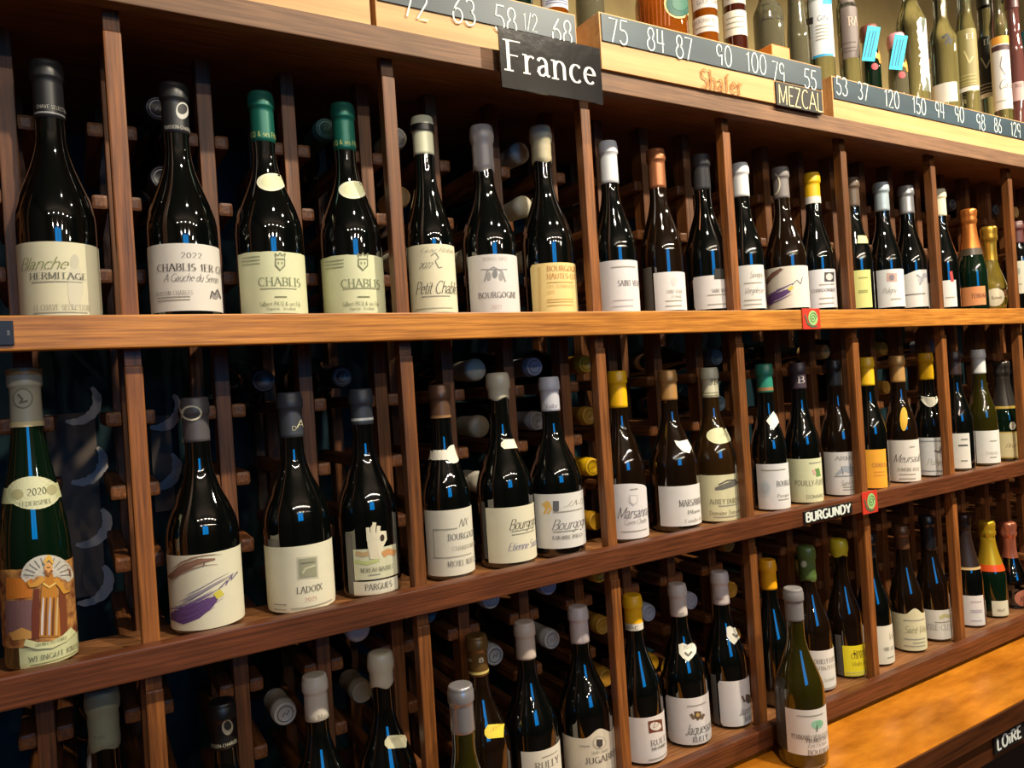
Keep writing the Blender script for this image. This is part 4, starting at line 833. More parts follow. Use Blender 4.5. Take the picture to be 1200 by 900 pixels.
b.cap(445, (242, 190, 24), rough=.35); b.label(1075, 1111, 513, 557, (218, 220, 218)); b.lines(1077, 1109, (517, 552), (150, 156, 160)).text('Puligny', 1086, 1106, 541, 7, PALE, 'script').stroke([(1095, 528), (1100, 530), (1104, 524), (1108, 530)], 1.8, (110, 100, 100)).oval(1103, 527, 2.2, 5, (150, 160, 176))
b.label(1077, 1103, 463, 477, (224, 222, 204), 'crescent', 'neck_label')
b = B(2, 1116, 412, 1124, 530, 14.5, 'burgundy', 'dark', 'dark bottle nearly hidden by a divider post, white label with black rule')
b.cap(440, (50, 36, 34), rough=.4); b.label(1110, 1137, 508, 549, (222, 220, 210)); b.lines(1123, 1134, (522,), (50, 48, 48), 1.6).lines(1126, 1134, (515, 540), GY)
b = B(2, 1144, 410, 1153, 520, 16.5, 'burgundy', 'olive', 'clear olive bottle with white capsule and plain white label')
b.cap(438, (214, 216, 212)); b.label(1144, 1171, 505, 543, (220, 220, 214)); b.text('DOMAINE', 1156, 1169, 531, 3, PALE, 'light').lines(1160, 1168, (517, 536), PALE)
b = B(2, 1170, 424, 1180, 510, 13, 'champagne', 'green', 'sparkling wine bottle in dark foil with gold-edged cream label', name='champagne_bottle')
b.cap(478, (66, 62, 58), 'crown', rough=.35, metal=.5, band=[(476, 479, (190, 160, 70))]); b.label(1170, 1193, 506, 537, (196, 164, 74)); b.patch('label_face', b.Lt[0] + .10, b.Lt[1] - .1, b.Lz[0] + .003, b.Lz[1] - .003, paper((222, 210, 160), .6), b.L, .0009); b.text('Brut', 1178, 1190, 522, 5, (120, 96, 60), 'script')
b.label(1183, 1190, 494, 504, (220, 216, 196), 'round', 'neck_label')
b = B(2, 1188, 424, 1197, 505, 12.5, 'champagne', 'dark', 'sparkling wine bottle in black foil at the right picture edge, middle ledge', name='champagne_bottle')
b.cap(474, (40, 38, 38), 'crown', rough=.35, metal=.5); b.label(1193, 1206, 502, 530, (190, 184, 160)); b.lines(1195, 1200, (512,), GY)

# ---- lowest ledge
LN = math.radians(1.2)
def B3(*a, **k): return B(3, *a, Yc=.058, lean=LN, **k)
b = B3(118, 812, 124, 880, 40, 'burgundy', 'dark', 'bottle with wide grey-green sleeve below the left end of the middle ledge')
b.cap(882, (128, 130, 106), 'wax', rough=.6); b.captext('WEINGUT', 104, 124, 868, 5, (70, 72, 58), 'serif'); b.captext('F.X. PICHLER', 104, 132, 878, 5, (70, 72, 58), 'serif')
b = B3(260, 824, 264, 880, 41, 'burgundy', 'dark', 'bottle with black capsule bearing a small oval stamp, lowest ledge at left')
b.cap(882, (16, 16, 17), rough=.4); b.captext('BUISSON-CHARLES', 249, 277, 877, 4.5, (200, 196, 170)); b.oval(267, 855, 6, 9, (176, 168, 140), off=.0016, parent=b.C, name='capsule_stamp').oval(267, 853, 4, 5.5, (40, 38, 34), off=.0020, parent=b.C, name='capsule_stamp')
b = B3(370, 793, 375, 880, 38, 'burgundy', 'dark', 'bottle with white open-topped capsule, lowest ledge left of the white-waxed one')
b.cap(849, (206, 198, 182)); b.captext('Jean Marc', 361, 385, 844, 5, (120, 112, 100), 'light')
b.label(350, 412, 930, 990, (222, 218, 200))
b = B3(447, 768, 454, 880, 35, 'burgundy', 'dark', 'white-waxed bottle wearing a small cream tag on its shoulder, lowest ledge')
b.cap(808, (204, 196, 170), 'wax', rough=.3); b.label(452, 476, 863, 880, (222, 218, 178), 'tagleft', 'neck_label'); b.text('2022', 459, 471, 870, 4.5, (190, 170, 120), 'serif')
b.label(430, 490, 925, 985, (222, 218, 200))
b = B3(556, 747, 570, 880, 32, 'burgundy', 'brown', 'bottle with bronze capsule and yellow sticker on its shoulder, lowest ledge')
b.cap(796, (120, 90, 48), rough=.35, metal=.4, band=[(790, 793, (210, 190, 110))]); b.captext('DOM.', 547, 556, 776, 4, (220, 210, 180)); b.captext('8', 563, 568, 776, 5, (220, 210, 180), 'bold'); b.label(569, 591, 850, 868, (232, 208, 66), 'tagleft', 'neck_label'); b.text('2022', 575, 588, 858, 4, (190, 120, 50), 'script')
b = B3(613, 731, 627, 880, 31.5, 'burgundy', 'dark', 'bottle with pearly white capsule above a plain cream label cut by the picture foot')
b.cap(776, (200, 186, 172)); b.label(613, 661, 883, 935, (226, 221, 204)); b.lines(636, 654, (891,), PALE).text('RULLY', 628, 655, 900, 8, GY, 'serif')
b = B3(676, 713, 690, 860, 31, 'burgundy', 'dark', 'bottle with pale lilac capsule and bump-topped cream label with round crest')
b.cap(757, (212, 200, 196)); b.label(662, 722, 858, 925, (226, 218, 196), 'bump'); b.text('JUGABRIES', 686, 722, 893, 7, (84, 78, 72), 'serif').text('Vieilles Vignes', 693, 712, 884, 4, GY, 'script').oval(703, 872, 8, 8, (190, 184, 166)).oval(703, 872, 6.4, 6.4, (222, 214, 192), off=.0011).blob([(699.5, 868), (706.5, 868), (706.5, 875), (703, 878), (699.5, 875)], (70, 66, 64), off=.0014).lines(680, 692, (876,), PALE)
b = B3(741, 699, 754, 860, 27, 'burgundy', 'dark', 'bottle with yellow capsule and white RULLY label with brown square, beside divider post')
b.cap(741, (240, 184, 24), rough=.35, band=[(733, 741, (222, 216, 200))]); b.captext('MARC', 735, 750, 737, 3.6, (90, 84, 70)); b.label(730, 783, 843, 902, (228, 222, 218)); b.text('RULLY', 763, 783, 873, 6.5, (130, 126, 120), 'serif').blob([(760, 847), (776, 844), (777, 858), (761, 861)], (110, 60, 36)).oval(768.5, 852.5, 6.5, 5, (222, 214, 204), off=.0012).text('D', 765, 771, 852, 7, (110, 60, 36), 'script', off=.0016).lines(764, 780, (880,), PALE).text('BLANC', 764, 780, 880, 3.5, GY, 'serif').lines(760, 784, (892,), PALE)
b = B3(793, 686, 807, 850, 27, 'burgundy', 'dark', 'bottle with white capsule and heraldic RULLY label showing its whole front')
b.cap(725, (206, 196, 188)); b.captext('Jaeger', 794, 804, 720, 4, GY, 'script'); b.label(783, 836, 820, 882, (226, 222, 220), 'soft')
b.text('RULLY', 812, 829, 868, 6, (70, 66, 64), 'serif').text('Jaquesson', 803, 833, 856, 12, (66, 62, 62), 'script').stroke([(810, 838), (814, 844)], 3.4, (110, 92, 70)).stroke([(825, 838), (822, 844)], 3.4, (110, 92, 70)).blob([(814, 835), (822, 835), (822, 842), (818, 846), (814, 842)], (96, 78, 62)).oval(818, 839, 2, 2.4, (190, 160, 90), off=.0012).lines(806, 828, (829,), PALE).lines(810, 828, (876,), PALE)
b.label(797, 817, 755, 777, (226, 224, 208), 'shield', 'neck_label'); b.text('2022', 802, 813, 760, 4, INK, 'light').stroke([(804, 766), (808, 770), (812, 765)], 2.4, (110, 104, 96))
b = B3(841, 672, 857, 830, 25, 'burgundy', 'dark', 'bottle with white capsule and heraldic RULLY label turned to the right')
b.ghost(836, 842, 794, 860)
b.cap(711, (212, 202, 196)); b.captext('Jaeger', 841, 851, 702, 4, (150, 100, 90), 'script'); b.label(844, 883, 800, 862, (226, 222, 220), 'soft')
b.text('RULLY', 873, 884, 846, 5, (70, 66, 64), 'serif').text('Jaquesson', 866, 886, 836, 10, (66, 62, 62), 'script').blob([(874, 815), (881, 815), (881, 823), (877, 826), (874, 823)], (90, 78, 66)).stroke([(870, 817), (873, 824)], 2.4, (110, 92, 70))
b.label(853, 869, 735, 757, (226, 224, 208), 'shield', 'neck_label'); b.stroke([(860, 744), (864, 748), (866, 744)], 2, (110, 104, 96))
b = B3(901, 657, 910, 790, 23, 'burgundy', 'dark', 'yellow-capsuled bottle hidden between divider post and the bottle on the counter')
b.cap(693, (240, 170, 20), rough=.35)
b = B3(941, 644, 958, 780, 23, 'burgundy', 'brown', 'bottle dipped in green wax with white POUILLY label behind the counter bottle')
b.cap(682, (86, 110, 56), 'wax', rough=.35); b.oval(945, 662, 3, 4, (196, 206, 180), off=.0026, parent=b.C, name='capsule_stamp'); b.label(936, 982, 764, 815, (226, 222, 214)); b.text('POUILLY-FUISSE', 952, 984, 776, 6, (96, 90, 84), 'serif').text('VINZELLES', 958, 980, 784, 4, PALE, 'serif').text('La Soufrandise', 960, 978, 798, 5, PALE, 'script').lines(962, 978, (808,), PALE)
b = B3(978, 636, 996, 760, 21, 'burgundy', 'brown', 'bottle with yellow wax top and vivid yellow label on the lowest ledge')
b.ghost(981, 988, 746, 794)
b.cap(653, (212, 196, 44), 'wax', rough=.4); b.label(989, 1018, 758, 797, (244, 226, 40)); b.text('CHEVERNY', 998, 1016, 770, 5.5, (96, 76, 24), 'serif').text('Domaine', 1001, 1015, 765, 3, (110, 90, 30), 'serif').text('Vieilles Vignes', 998, 1016, 779, 5, (150, 130, 40), 'script').stroke([(1001, 766), (1003, 768)], 2, (60, 40, 20)).lines(992, 1016, (789, 792), (206, 206, 120))
b = B3(1012, 628, 1030, 750, 19.5, 'burgundy', 'dark', 'black-capsuled bottle behind a divider post with cream label either side of it')
b.cap(655, (20, 20, 24), rough=.35); b.label(1010, 1050, 735, 782, (224, 220, 202)); b.text('VIRE-CLESSE', 1036, 1050, 762, 4.5, (70, 66, 60), 'serif').text('Viré', 1041, 1049, 748, 8, PALE, 'script').lines(1040, 1048, (772,), PALE)
b = B3(1053, 618, 1067, 730, 20, 'burgundy', 'brown', 'brown bottle with bronze capsule and bump-topped cream label, lowest ledge')
b.cap(645, (106, 74, 50), rough=.35, metal=.4); b.label(1047, 1088, 714, 765, (218, 214, 176), 'bump'); b.text('Saint-Véran', 1060, 1086, 738, 8, (130, 126, 96), 'script').lines(1060, 1084, (728, 750, 758), PALE).lines(1070, 1084, (754,), PALE)
b = B3(1080, 607, 1099, 720, 19, 'burgundy', 'brown', 'tall black-capsuled bottle with broad low cream label and gold drawing')
b.cap(646, (22, 22, 26), rough=.35); b.label(1083, 1119, 716, 750, (222, 218, 206)); b.text('VIRE-CLESSE', 1086, 1118, 735, 6, (150, 150, 140), 'light').stroke([(1102, 725), (1108, 722), (1115, 724)], 4, (186, 184, 130)).lines(1096, 1114, (730,), PALE)
b = B3(1126, 604, 1138, 710, 16, 'champagne', 'dark', 'sparkling wine bottle in black foil behind a divider post, lowest ledge', name='champagne_bottle')
b.cap(668, (46, 32, 28), 'crown', rough=.4, metal=.3, band=[(666, 669, (190, 160, 110))]); b.label(1128, 1154, 699, 740, (222, 218, 214)); b.lines(1138, 1151, (706, 716, 718, 728), (180, 170, 180))
b = B3(1152, 613, 1166, 700, 15.5, 'champagne', 'green', 'sparkling wine bottle in gold foil edged in orange with square label', name='champagne_bottle')
b.cap(669, (216, 176, 44), 'crown', rough=.3, metal=.6, band=[(663, 671, (214, 80, 30))]); b.label(1163, 1182, 705, 726, (218, 212, 186)); b.text('BRUT', 1169, 1178, 716, 2.6, (150, 110, 100), 'serif')
b = B3(1178, 614, 1190, 695, 16.5, 'squat', 'dark', 'sparkling wine bottle in rose-copper foil with salmon oval label', name='champagne_bottle')
b.cap(655, (206, 124, 96), 'crown', rough=.3, metal=.6); b.label(1189, 1210, 692, 714, (222, 140, 112), 'round'); b.text('R', 1196, 1200, 703, 5, (110, 50, 40), 'serif')

# ---- two bottles that stand on the counter itself
b = B('bar', 925, 690, 941, 850, 29.5, 'burgundy', 'olive', 'olive bottle with grey capsule standing on the counter in front of the lowest ledge', 'bottles on the counter', Yc=-.068)
b.ghost(909, 921, 800, 884, (60, 58, 50))
b.cap(729, (122, 118, 118), rough=.5); b.label(922, 969, 832, 885, (228, 222, 214)); b.text('PERNAND-VERGELESSES', 928, 974, 863, 5, INK, 'serif').text('PREMIER CRU', 945, 968, 868, 3.8, INK, 'serif').text('Les Fichots', 946, 968, 873.5, 5, GY, 'script').text('BOUDIER', 947, 970, 882, 5.5, (110, 96, 80), 'serif')
b.oval(957, 849, 6.5, 5, (150, 200, 170)).oval(960, 847, 4, 3.6, (130, 186, 150), off=.0011).stroke([(957, 850), (957, 857)], 1.2, (80, 96, 70), off=.0013).lines(934, 964, (839,), PALE)
b = B('bar', 537, 803, 545, 880, 34, 'burgundy', 'olive', 'olive bottle with silver capsule standing on the counter, only its neck in view', 'bottles on the counter', Yc=-.068)
b.cap(862, (170, 166, 168), rough=.3, metal=.6)

# ---- bottles lying in the columns behind, necks towards the aisle
LY = []
def lying(px, py, color, label, kind='foil', gl='dark', Yn=.113, ring=None):
    p = at(px, py, Yn); x = min(SLOTX, key=lambda q: abs(q - p[0])); z = min([q + .0388 for q in RUNZ], key=lambda q: abs(q - p[2]))
    if (x, z) in SLOTS: print('slot taken', label); return
    SLOTS.add((x, z)); p = Vector((x, Yn, z)); root = empty('wine_bottle', (p[0], Yn, p[2])); tag(root, label, 'bottle', 'bottles lying in the columns behind the standing ones')
    root.rotation_euler = (-PI / 2, 0, 0) if False else (PI / 2, 0, 0)      # local +z points to the aisle
    key = kind
    pr = profile('burgundy', .039, .295); h = .295
    if 'glass' not in LYM: LYM['glass'] = None
    k1 = ('g', gl)
    if k1 not in LYM:
        bm = lathe([(.006, 0), (.004, .02), (0, .03)] + pr + [(h - .003, 0)], 28); me = bpy.data.meshes.new('glass_body'); bm.to_mesh(me); bm.free(); me.materials.append(glass(gl)); LYM[k1] = me
        for q in me.polygons: q.use_smooth = True
    g = new('glass_body', LYM[k1], root); g.location = (0, 0, -h)
    k2 = (kind, tuple(color))
    if k2 not in LYM:
        if kind == 'wax': P = [(.232, .0165), (.255, .0165), (.272, .0175), (.285, .0186), (.293, .0180), (.2965, .015), (.298, .008), (.298, 0)]
        else: P = [(.232, .0158), (.272, .0158), (.2735, .0168), (.2865, .0168), (.288, .0158), (.2935, .0157), (.2955, .0150), (.2956, .0130), (.2948, .0122), (.2948, 0)]
        bm = lathe(P, 28); me = bpy.data.meshes.new('capsule'); bm.to_mesh(me); bm.free(); me.materials.append(mat(color, .42, 0, .6)); LYM[k2] = me
        for q in me.polygons: q.use_smooth = True
    c = new('capsule', LYM[k2], root); c.location = (0, 0, -h)
    if ring:
        bm = bmesh.new(); n = 24
        A = [[bm.verts.new((r * math.cos(2 * PI * k / n), r * math.sin(2 * PI * k / n), .0004)) for k in range(n)] for r in (.0100, .0112)]
        for k in range(n): bm.faces.new((A[0][k], A[0][(k + 1) % n], A[1][(k + 1) % n], A[1][k]))
        ribbons(bm, [([(-.004, -.003), (-.001, .002), (.002, -.002), (.005, .004)], [.0008] * 4)], lambda u, v: Vector((u, v, .0004)), 1, 1)
        q = new('capsule_print', bm, c, mat(ring, .5)); q.location = (0, 0, h)
LYM = {}; SLOTS = set(); SLOTX = [(q + w_) / 2 for q, w_ in zip(COLS, COLS[1:])]
WHT = (206, 200, 186); CRM = (212, 204, 176); LAV = (176, 176, 188); YEL = (226, 168, 40); GLD = (190, 136, 44); TAN = (190, 150, 90); BLK = (34, 34, 40); TEA = (40, 84, 84)
for a in (
    (181, 112, BLK, 'lying bottle with black cap face stamped in silver, left bay of the upper ledge', 'foil', (150, 150, 165)), (184, 199, BLK, 'lying bottle with dark stamped cap half behind the CHABLIS 1ER CRU bottle', 'foil', (150, 150, 160)),
    (380, 139, TEA, 'lying bottle with teal cap face beside the right green-capsuled bottle', 'foil', (90, 140, 136)), (464, 150, WHT, 'lying bottle with white ringed cap just right of the second divider post', 'foil', (150, 150, 150)),
    (606, 166, WHT, 'lying bottle with white wax top, upper of two in the bay under the country sign', 'wax', None), (608, 236, CRM, 'lying bottle with cream wax top, lower of two in the bay under the country sign', 'wax', None),
    (472, 226, TAN, 'lying bottle with tan cap behind the Petit Chablis bottle', 'foil', None), (460, 301, CRM, 'lying bottle with cream cap low behind the second divider post', 'wax', None),
    (539, 301, CRM, 'lying bottle with cream cap between the Petit Chablis and lilac wax bottles', 'wax', None), (602, 304, CRM, 'lying bottle with cream cap between the two waxed bottles', 'wax', None),
    (1117, 243, BLK, 'lying bottle with black cap above the cream-capsuled bottle', 'foil', (120, 120, 130)), (1163, 243, BLK, 'lying bottle with black cap above the squat gold bottle', 'foil', (120, 120, 130)), (1190, 241, TAN, 'lying bottle with tan cap near the right end of the upper ledge', 'foil', None),
    (400, 445, BLK, 'lying bottle with black cap and thin pale ring behind the LADOIX bottle', 'foil', (120, 120, 124)),
    (559, 433, CRM, 'lying bottle with cream wax top, upper of two left of the cream-waxed bottle', 'wax', None), (563, 500, (150, 138, 118), 'lying bottle with dusky beige wax top, lower of two left of the cream-waxed bottle', 'wax', None), (556, 570, WHT, 'lying bottle with white cap low between the keyhole-labelled and cream-waxed bottles', 'wax', None),
    (626, 432, LAV, 'lying bottle with silvery stamped cap above the golden lion bottle', 'foil', (110, 110, 120)), (629, 496, LAV, 'lying bottle with silvery stamped cap half behind the golden lion bottle', 'foil', (110, 110, 120)),
    (686, 430, YEL, 'lying bottle with yellow cap, topmost of four left of the Marsannay bottle', 'foil', (150, 110, 30)), (689, 490, GLD, 'lying bottle with gold cap, second from top left of the Marsannay bottle', 'foil', (130, 96, 30)), (694, 552, (248, 196, 20), 'lying bottle with bright yellow cap, third from top left of the Marsannay bottle', 'foil', (150, 110, 30)), (694, 618, YEL, 'lying bottle with yellow cap standing lowest of four left of the Marsannay bottle', 'foil', None),
    (842, 420, (96, 112, 116), 'lying bottle with blue-grey cap, upper of two right of the cream JM capsule', 'foil', (60, 74, 80)), (848, 477, (96, 112, 116), 'lying bottle with blue-grey cap, lower of two right of the cream JM capsule', 'foil', (60, 74, 80)),
    (971, 413, TAN, 'lying bottle with tan cap above the black-capsuled castle label bottle', 'foil', None), (1037, 407, GLD, 'lying bottle with gold cap above the tan and amber oval bottle', 'foil', (120, 90, 30)), (1040, 456, GLD, 'lying bottle with dull gold cap left of the amber oval bottle', 'foil', None), (1100, 411, (120, 124, 132), 'lying bottle with grey cap right of the yellow capsule with crescent label', 'foil', (80, 84, 90)),
    (423, 748, WHT, 'lying bottle with white wax top just under the middle ledge rail', 'wax', None), (438, 822, (150, 136, 114), 'lying bottle with beige cap behind the white-waxed bottle', 'foil', None), (341, 852, (196, 186, 172), 'lying bottle with pale cap face printed in dark marks, lowest ledge at left', 'foil', (80, 76, 70)),
    (576, 710, WHT, 'lying bottle with white cap just under the rail above the bronze-capsuled bottle', 'foil', (160, 160, 160)), (585, 776, (178, 174, 168), 'lying bottle with torn silver cap right of the bronze-capsuled bottle', 'foil', (60, 56, 54)),
    (641, 692, LAV, 'lying bottle with silver cap just under the rail above the pearly capsule', 'foil', (140, 140, 146)), (649, 756, (190, 184, 176), 'lying bottle with pale grey cap between pearly and lilac capsules', 'foil', (140, 136, 130)),
    (704, 682, YEL, 'lying bottle with gold cap touching the rail right of the lilac capsule', 'foil', (160, 120, 40)), (707, 743, GLD, 'lying bottle with gold cap right of the lilac capsule', 'foil', (160, 120, 40)), (712, 806, GLD, 'lying bottle with dull yellow cap low beside the bump-topped label bottle', 'foil', None),
    (764, 725, LAV, 'lying bottle with silvery cap between the yellow capsule and first heraldic bottle', 'foil', (140, 140, 146)), (767, 786, YEL, 'lying bottle with yellow cap low between yellow capsule and first heraldic bottle', 'foil', None),
    (816, 711, LAV, 'lying bottle with silvery cap between the two heraldic label bottles', 'foil', (140, 140, 146)), (865, 698, GLD, 'lying bottle with gold cap, upper of two right of the second heraldic bottle', 'foil', (160, 120, 40)), (871, 753, GLD, 'lying bottle with gold cap, lower of two right of the second heraldic bottle', 'foil', None),
    (858, 638, GLD, 'lying bottle with gold cap tucked under the middle ledge rail', 'foil', (130, 100, 40)), (960, 676, (140, 110, 40), 'lying bottle with dim ochre cap between green and yellow wax tops', 'foil', None),
    (100, 900, WHT, 'lying bottle with pale cap at the lower left picture corner', 'foil', None), (300, 432, BLK, 'dark lying bottle behind the string-looped grey capsule', 'foil', None), (520, 700, BLK, 'dark lying bottle under the rail left of the bronze capsule', 'foil', None), (480, 760, BLK, 'dark lying bottle beside the white-waxed bottle', 'foil', None)):
    lying(a[0], a[1], a[2], a[3], a[4], ring=a[5])

# ---- spirits on top of the crates
def SP(xc, yc, hw, kind, gl, h, label, Yc=.045, name='spirit_bottle'):
    X = at(xc, yc, Yc)[0]; a = ray(xc - hw, yc); b_ = ray(xc + hw, yc); ang = abs(math.atan2(a[0], a[1]) - math.atan2(b_[0], b_[1])) / 2
    r = min(max(math.hypot(X, D + Yc) * math.sin(ang), .02), .06)
    return Bottle('top', None, None, xc, yc, r, kind, gl, label, 'spirit bottles on top of the crates', Yc, name, h=h)
b = SP(508, -2, 16, 'straight', 'whisky', .27, 'amber spirit bottle whose foot shows above the crate of prices 72 and 63'); b.cap(-140, (40, 30, 24))
b = SP(610, 6, 14, 'spirit', 'green', .27, 'green spirit bottle above the price 58'); b.cap(-120, (40, 30, 24))
b = SP(649, 0, 16, 'straight', 'whisky', .28, 'amber spirit bottle with white label above the price 68'); b.cap(-120, (40, 30, 24)); b.label(634, 667, -40, 8, (206, 212, 224)); b.lines(640, 664, (-4, 0, 3), (120, 130, 170))
b = SP(691, 4, 17, 'champagne', 'grey', .22, 'round-shouldered clear bottle between two crates', Yc=.10); b.cap(-90, (60, 50, 40))
b = SP(775, 18, 31, 'champagne', 'whisky', .24, 'broad fluted amber cognac bottle with round green label', Yc=.06)
b.oval(796, 4, 18, 18, (196, 186, 130), name='label', parent=b.root); b.oval(796, 4, 15.5, 15.5, (36, 90, 78), off=.0014, name='artwork', parent=b.root); b.oval(796, 4, 9, 9, (60, 110, 92), off=.0018, name='artwork', parent=b.root)
for q in range(8): b.stroke([(748 + q * 5, -30), (752 + q * 4.6, 30)], 1.4, (150, 70, 14), off=.0006, name='glass_flute', parent=b.root)
b.cap(-110, (150, 60, 30))
b = SP(826, 22, 15, 'straight', 'whisky', .27, 'amber bottle with two white labels above the prices 84 and 87'); b.label(811, 842, 18, 37, (216, 212, 206)); b.text('BOURBON', 814, 838, 25, 4, (150, 140, 140), 'serif').lines(815, 838, (31,), PALE)
b.label(811, 842, -30, 9, (214, 212, 206)); b.text('GOLD TAM', 817, 839, 3, 5, (120, 110, 110), 'serif'); b.cap(-80, (40, 30, 24))
b = SP(861, 28, 14, 'straight', 'rum', .27, 'dark brown bottle with two pale labels above the price 90'); b.label(847, 876, 12, 41, (216, 214, 200)); b.lines(851, 872, (20, 26, 32), PALE); b.label(847, 876, -30, 4, (196, 190, 180)); b.lines(852, 872, (-2,), PALE); b.cap(-80, (30, 26, 24))
b = SP(901, 40, 18, 'spirit', 'grey', .25, 'clear bottle with low amber liquor in its foot above the price 100', Yc=.07); b.cap(-60, (60, 50, 40)); b.text('EXTRA', 893, 916, 14, 20, (50, 50, 44), 'serif', parent=b.root)
o = new('liquor_fill', boxbm(-.026, .026, -.020, .020, 0, .034, bev=.002), None, mat((206, 124, 30), .35, 0, .5, .3)); p = at(900, 60, .02); o.location = (p[0], .010, .5783); tag(o, 'amber liquor of the clear bottle, built as a separate block above the prices 100 and 79', 'box')  # low amber liquor of the square bottle, added as a separate block
b = SP(935, 50, 13, 'champagne', 'grey', .24, 'round-shouldered smoky bottle above the price 79', Yc=.06); b.cap(-90, (40, 36, 34))
b = SP(961, 40, 15.5, 'straight', 'clear', .28, 'tall clear bottle with long white label ending in a blue band'); b.label(948, 977, -40, 66, (214, 220, 224)); b.text('GIN', 958, 970, 22, 6, (120, 130, 140), 'sans').lines(956, 972, (30, 34, 38, 42, 46), PALE).lines(953, 976, (65,), (40, 150, 200), 3).blob([(945, 22), (953, 20), (953, 28), (945, 30)], (60, 60, 66)).blob([(964, -2), (975, -2), (975, 5), (964, 5)], (40, 160, 210)); b.cap(-60, (210, 210, 214))
b = SP(994, 50, 12.5, 'straight', 'clear', .28, 'clear bottle with taupe label lettered RA'); b.label(985, 1006, -30, 68, (112, 100, 96)); b.text('RA', 994, 1004, 25, 12, (206, 180, 160), 'serif').lines(988, 1003, (50, 56, 60), (90, 80, 78)); b.cap(-50, (60, 44, 34))
for (xc, xl, word, yt, capc) in ((1019, 1010, 'left', 30, (120, 70, 60)), (1050, 1042, 'right', 40, (214, 150, 160))):
    b = SP(xc + 1, 70, 12, 'champagne', 'green' if word == 'left' else 'grey', .155, 'small painted bottle with turquoise hang tag, %s one of the pair' % word, Yc=.035)
    b.cap(yt - 8, capc, 'wax'); b.root['label'] = 'small painted bottle with turquoise hang tag, %s one of the pair' % word
    def quad(pts, Y, th):
        bm = bmesh.new(); M_ = (Matrix.Translation((b.X, b.Y, b.zb)) @ Matrix.Rotation(b.rz, 4, 'Z')).inverted()
        f = [bm.verts.new(M_ @ at(x, y, Y)) for x, y in pts]; k = [bm.verts.new(M_ @ (at(x, y, Y) + Vector((0, th, 0)))) for x, y in pts]
        bm.faces.new(f); bm.faces.new(k[::-1])
        for i in range(4): bm.faces.new((f[i], k[i], k[(i + 1) % 4], f[(i + 1) % 4]))
        return bm
    Yt = b.Y - b.r - .004
    tg = new('hang_tag', quad([(xl + 7, yt), (xl + 22, yt + 2), (xl + 15, yt + 42), (xl, yt + 41)], Yt, .0008), b.root, mat((30, 176, 206), .6))
    for e in (4, 8, 11): new('tag_print', quad([(xl + e + 5.2, yt + 6), (xl + e + 6.4, yt + 6.2), (xl + e - .2, yt + 37), (xl + e - 1.4, yt + 36.8)], Yt - .0006, .0003), tg, mat((20, 96, 128), .6))
    b.stroke([(xl + 20, yt + 14), (xl + 22, yt + 26), (xl + 19, yt + 36), (xl + 22, yt + 44)], 3, (216, 130, 40), off=.001, name='painted_flower', parent=b.root); b.oval(xl + 15, yt + 48, 4, 4, (170, 60, 70), off=.001, name='painted_flower', parent=b.root); b.oval(xl + 19, yt + 36, 4, 3, (226, 150, 50), off=.0014, name='painted_flower', parent=b.root)
b = SP(1069, 60, 18, 'spirit', 'clear', .36, 'clear round-shouldered bottle with white sawtooth strip'); b.cap(-40, (200, 200, 200))
b.blob([(1078, 20), (1086, 22), (1092, 108), (1081, 106), (1085, 99), (1079, 96), (1084, 89), (1078, 86), (1083, 79), (1077, 76), (1082, 69), (1076, 66), (1081, 59), (1076, 56), (1080, 49), (1075, 46), (1079, 39), (1074, 36), (1079, 30), (1074, 26)], (222, 222, 220), name='sawtooth_label', parent=b.root, off=.001)
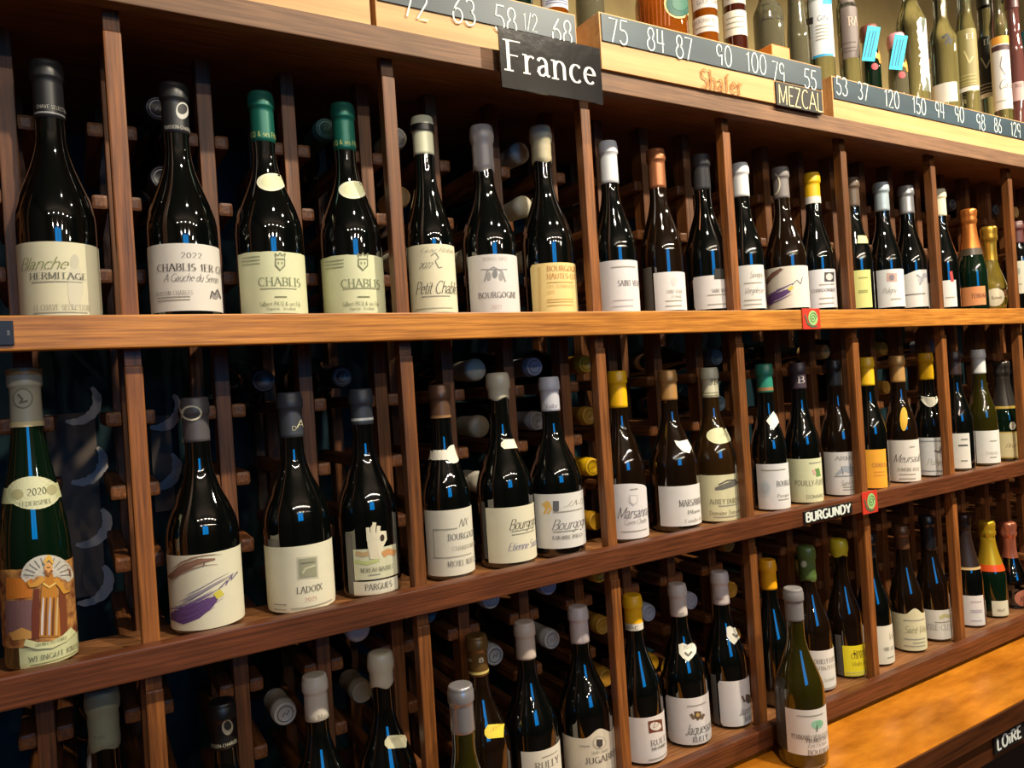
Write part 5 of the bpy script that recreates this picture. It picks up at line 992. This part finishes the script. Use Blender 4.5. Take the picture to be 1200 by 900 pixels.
b = SP(1105, 70, 18, 'spirit', 'clear', .35, 'clear bottle with frosted foot and black agave motif', Yc=.06); b.cap(-30, (200, 200, 200)); b.label(1090, 1122, 97, 120, (196, 194, 186), 'ragged'); b.stroke([(1104, 45), (1110, 40), (1114, 52)], 3, (26, 26, 26), off=.001, parent=b.root); b.stroke([(1108, 52), (1111, 44), (1116, 48)], 3, (26, 26, 26), off=.001, parent=b.root)
b = SP(1133, 70, 13, 'spirit', 'clear', .37, 'clear bottle with tall olive-gold label above the price 94', Yc=.03); b.label(1121, 1147, 34, 102, (134, 124, 72)); b.text('EL', 1132, 1142, 43, 6, (224, 220, 206), 'serif').lines(1125, 1144, (88, 92, 96, 99), (170, 160, 100)).lines(1121, 1147, (104,), (216, 212, 200), 5).stroke([(1130, 60), (1136, 74), (1140, 66)], 1.6, (196, 184, 130)); b.cap(-90, (170, 160, 120))
b = SP(1157, 80, 10.5, 'spirit', 'clear', .37, 'clear bottle with tall black label above the price 98', Yc=.060); b.label(1146, 1168, 42, 110, (24, 22, 26)); b.text('EL', 1153, 1160, 50, 6, (224, 220, 206), 'serif').lines(1148, 1166, (98, 102, 106), (150, 140, 130)).lines(1146, 1168, (111,), (216, 212, 206), 5).stroke([(1150, 68), (1156, 80), (1160, 70)], 1.6, (170, 166, 150)); b.cap(-90, (40, 40, 40))
b = SP(1173, 85, 9.5, 'straight', 'clear', .37, 'slim bottle with white script label under an orange band', Yc=.016); b.label(1162, 1184, 43, 128, (220, 218, 216)); b.lines(1162, 1184, (47,), (220, 150, 50), 9).lines(1162, 1184, (56,), (70, 40, 40), 6).text('Casa', 1170, 1182, 100, 12, (80, 76, 80), 'script').stroke([(1174, 66), (1172, 78), (1178, 88)], 1, (120, 116, 120)).lines(1168, 1180, (118,), PALE); b.cap(-90, (190, 186, 180))
b = SP(1191, 95, 10.5, 'spirit', 'mauve', .37, 'dusky mauve bottle with small pink label at the right picture edge', Yc=.035); b.label(1185, 1200, 96, 118, (196, 160, 156)); b.text('BOZ', 1190, 1198, 101, 4, (90, 50, 50), 'serif'); b.cap(-90, (90, 50, 50))
b = SP(1203, 60, 9, 'spirit', 'teal', .33, 'teal bottle cut by the right picture edge', Yc=.10); b.cap(-90, (30, 90, 96))
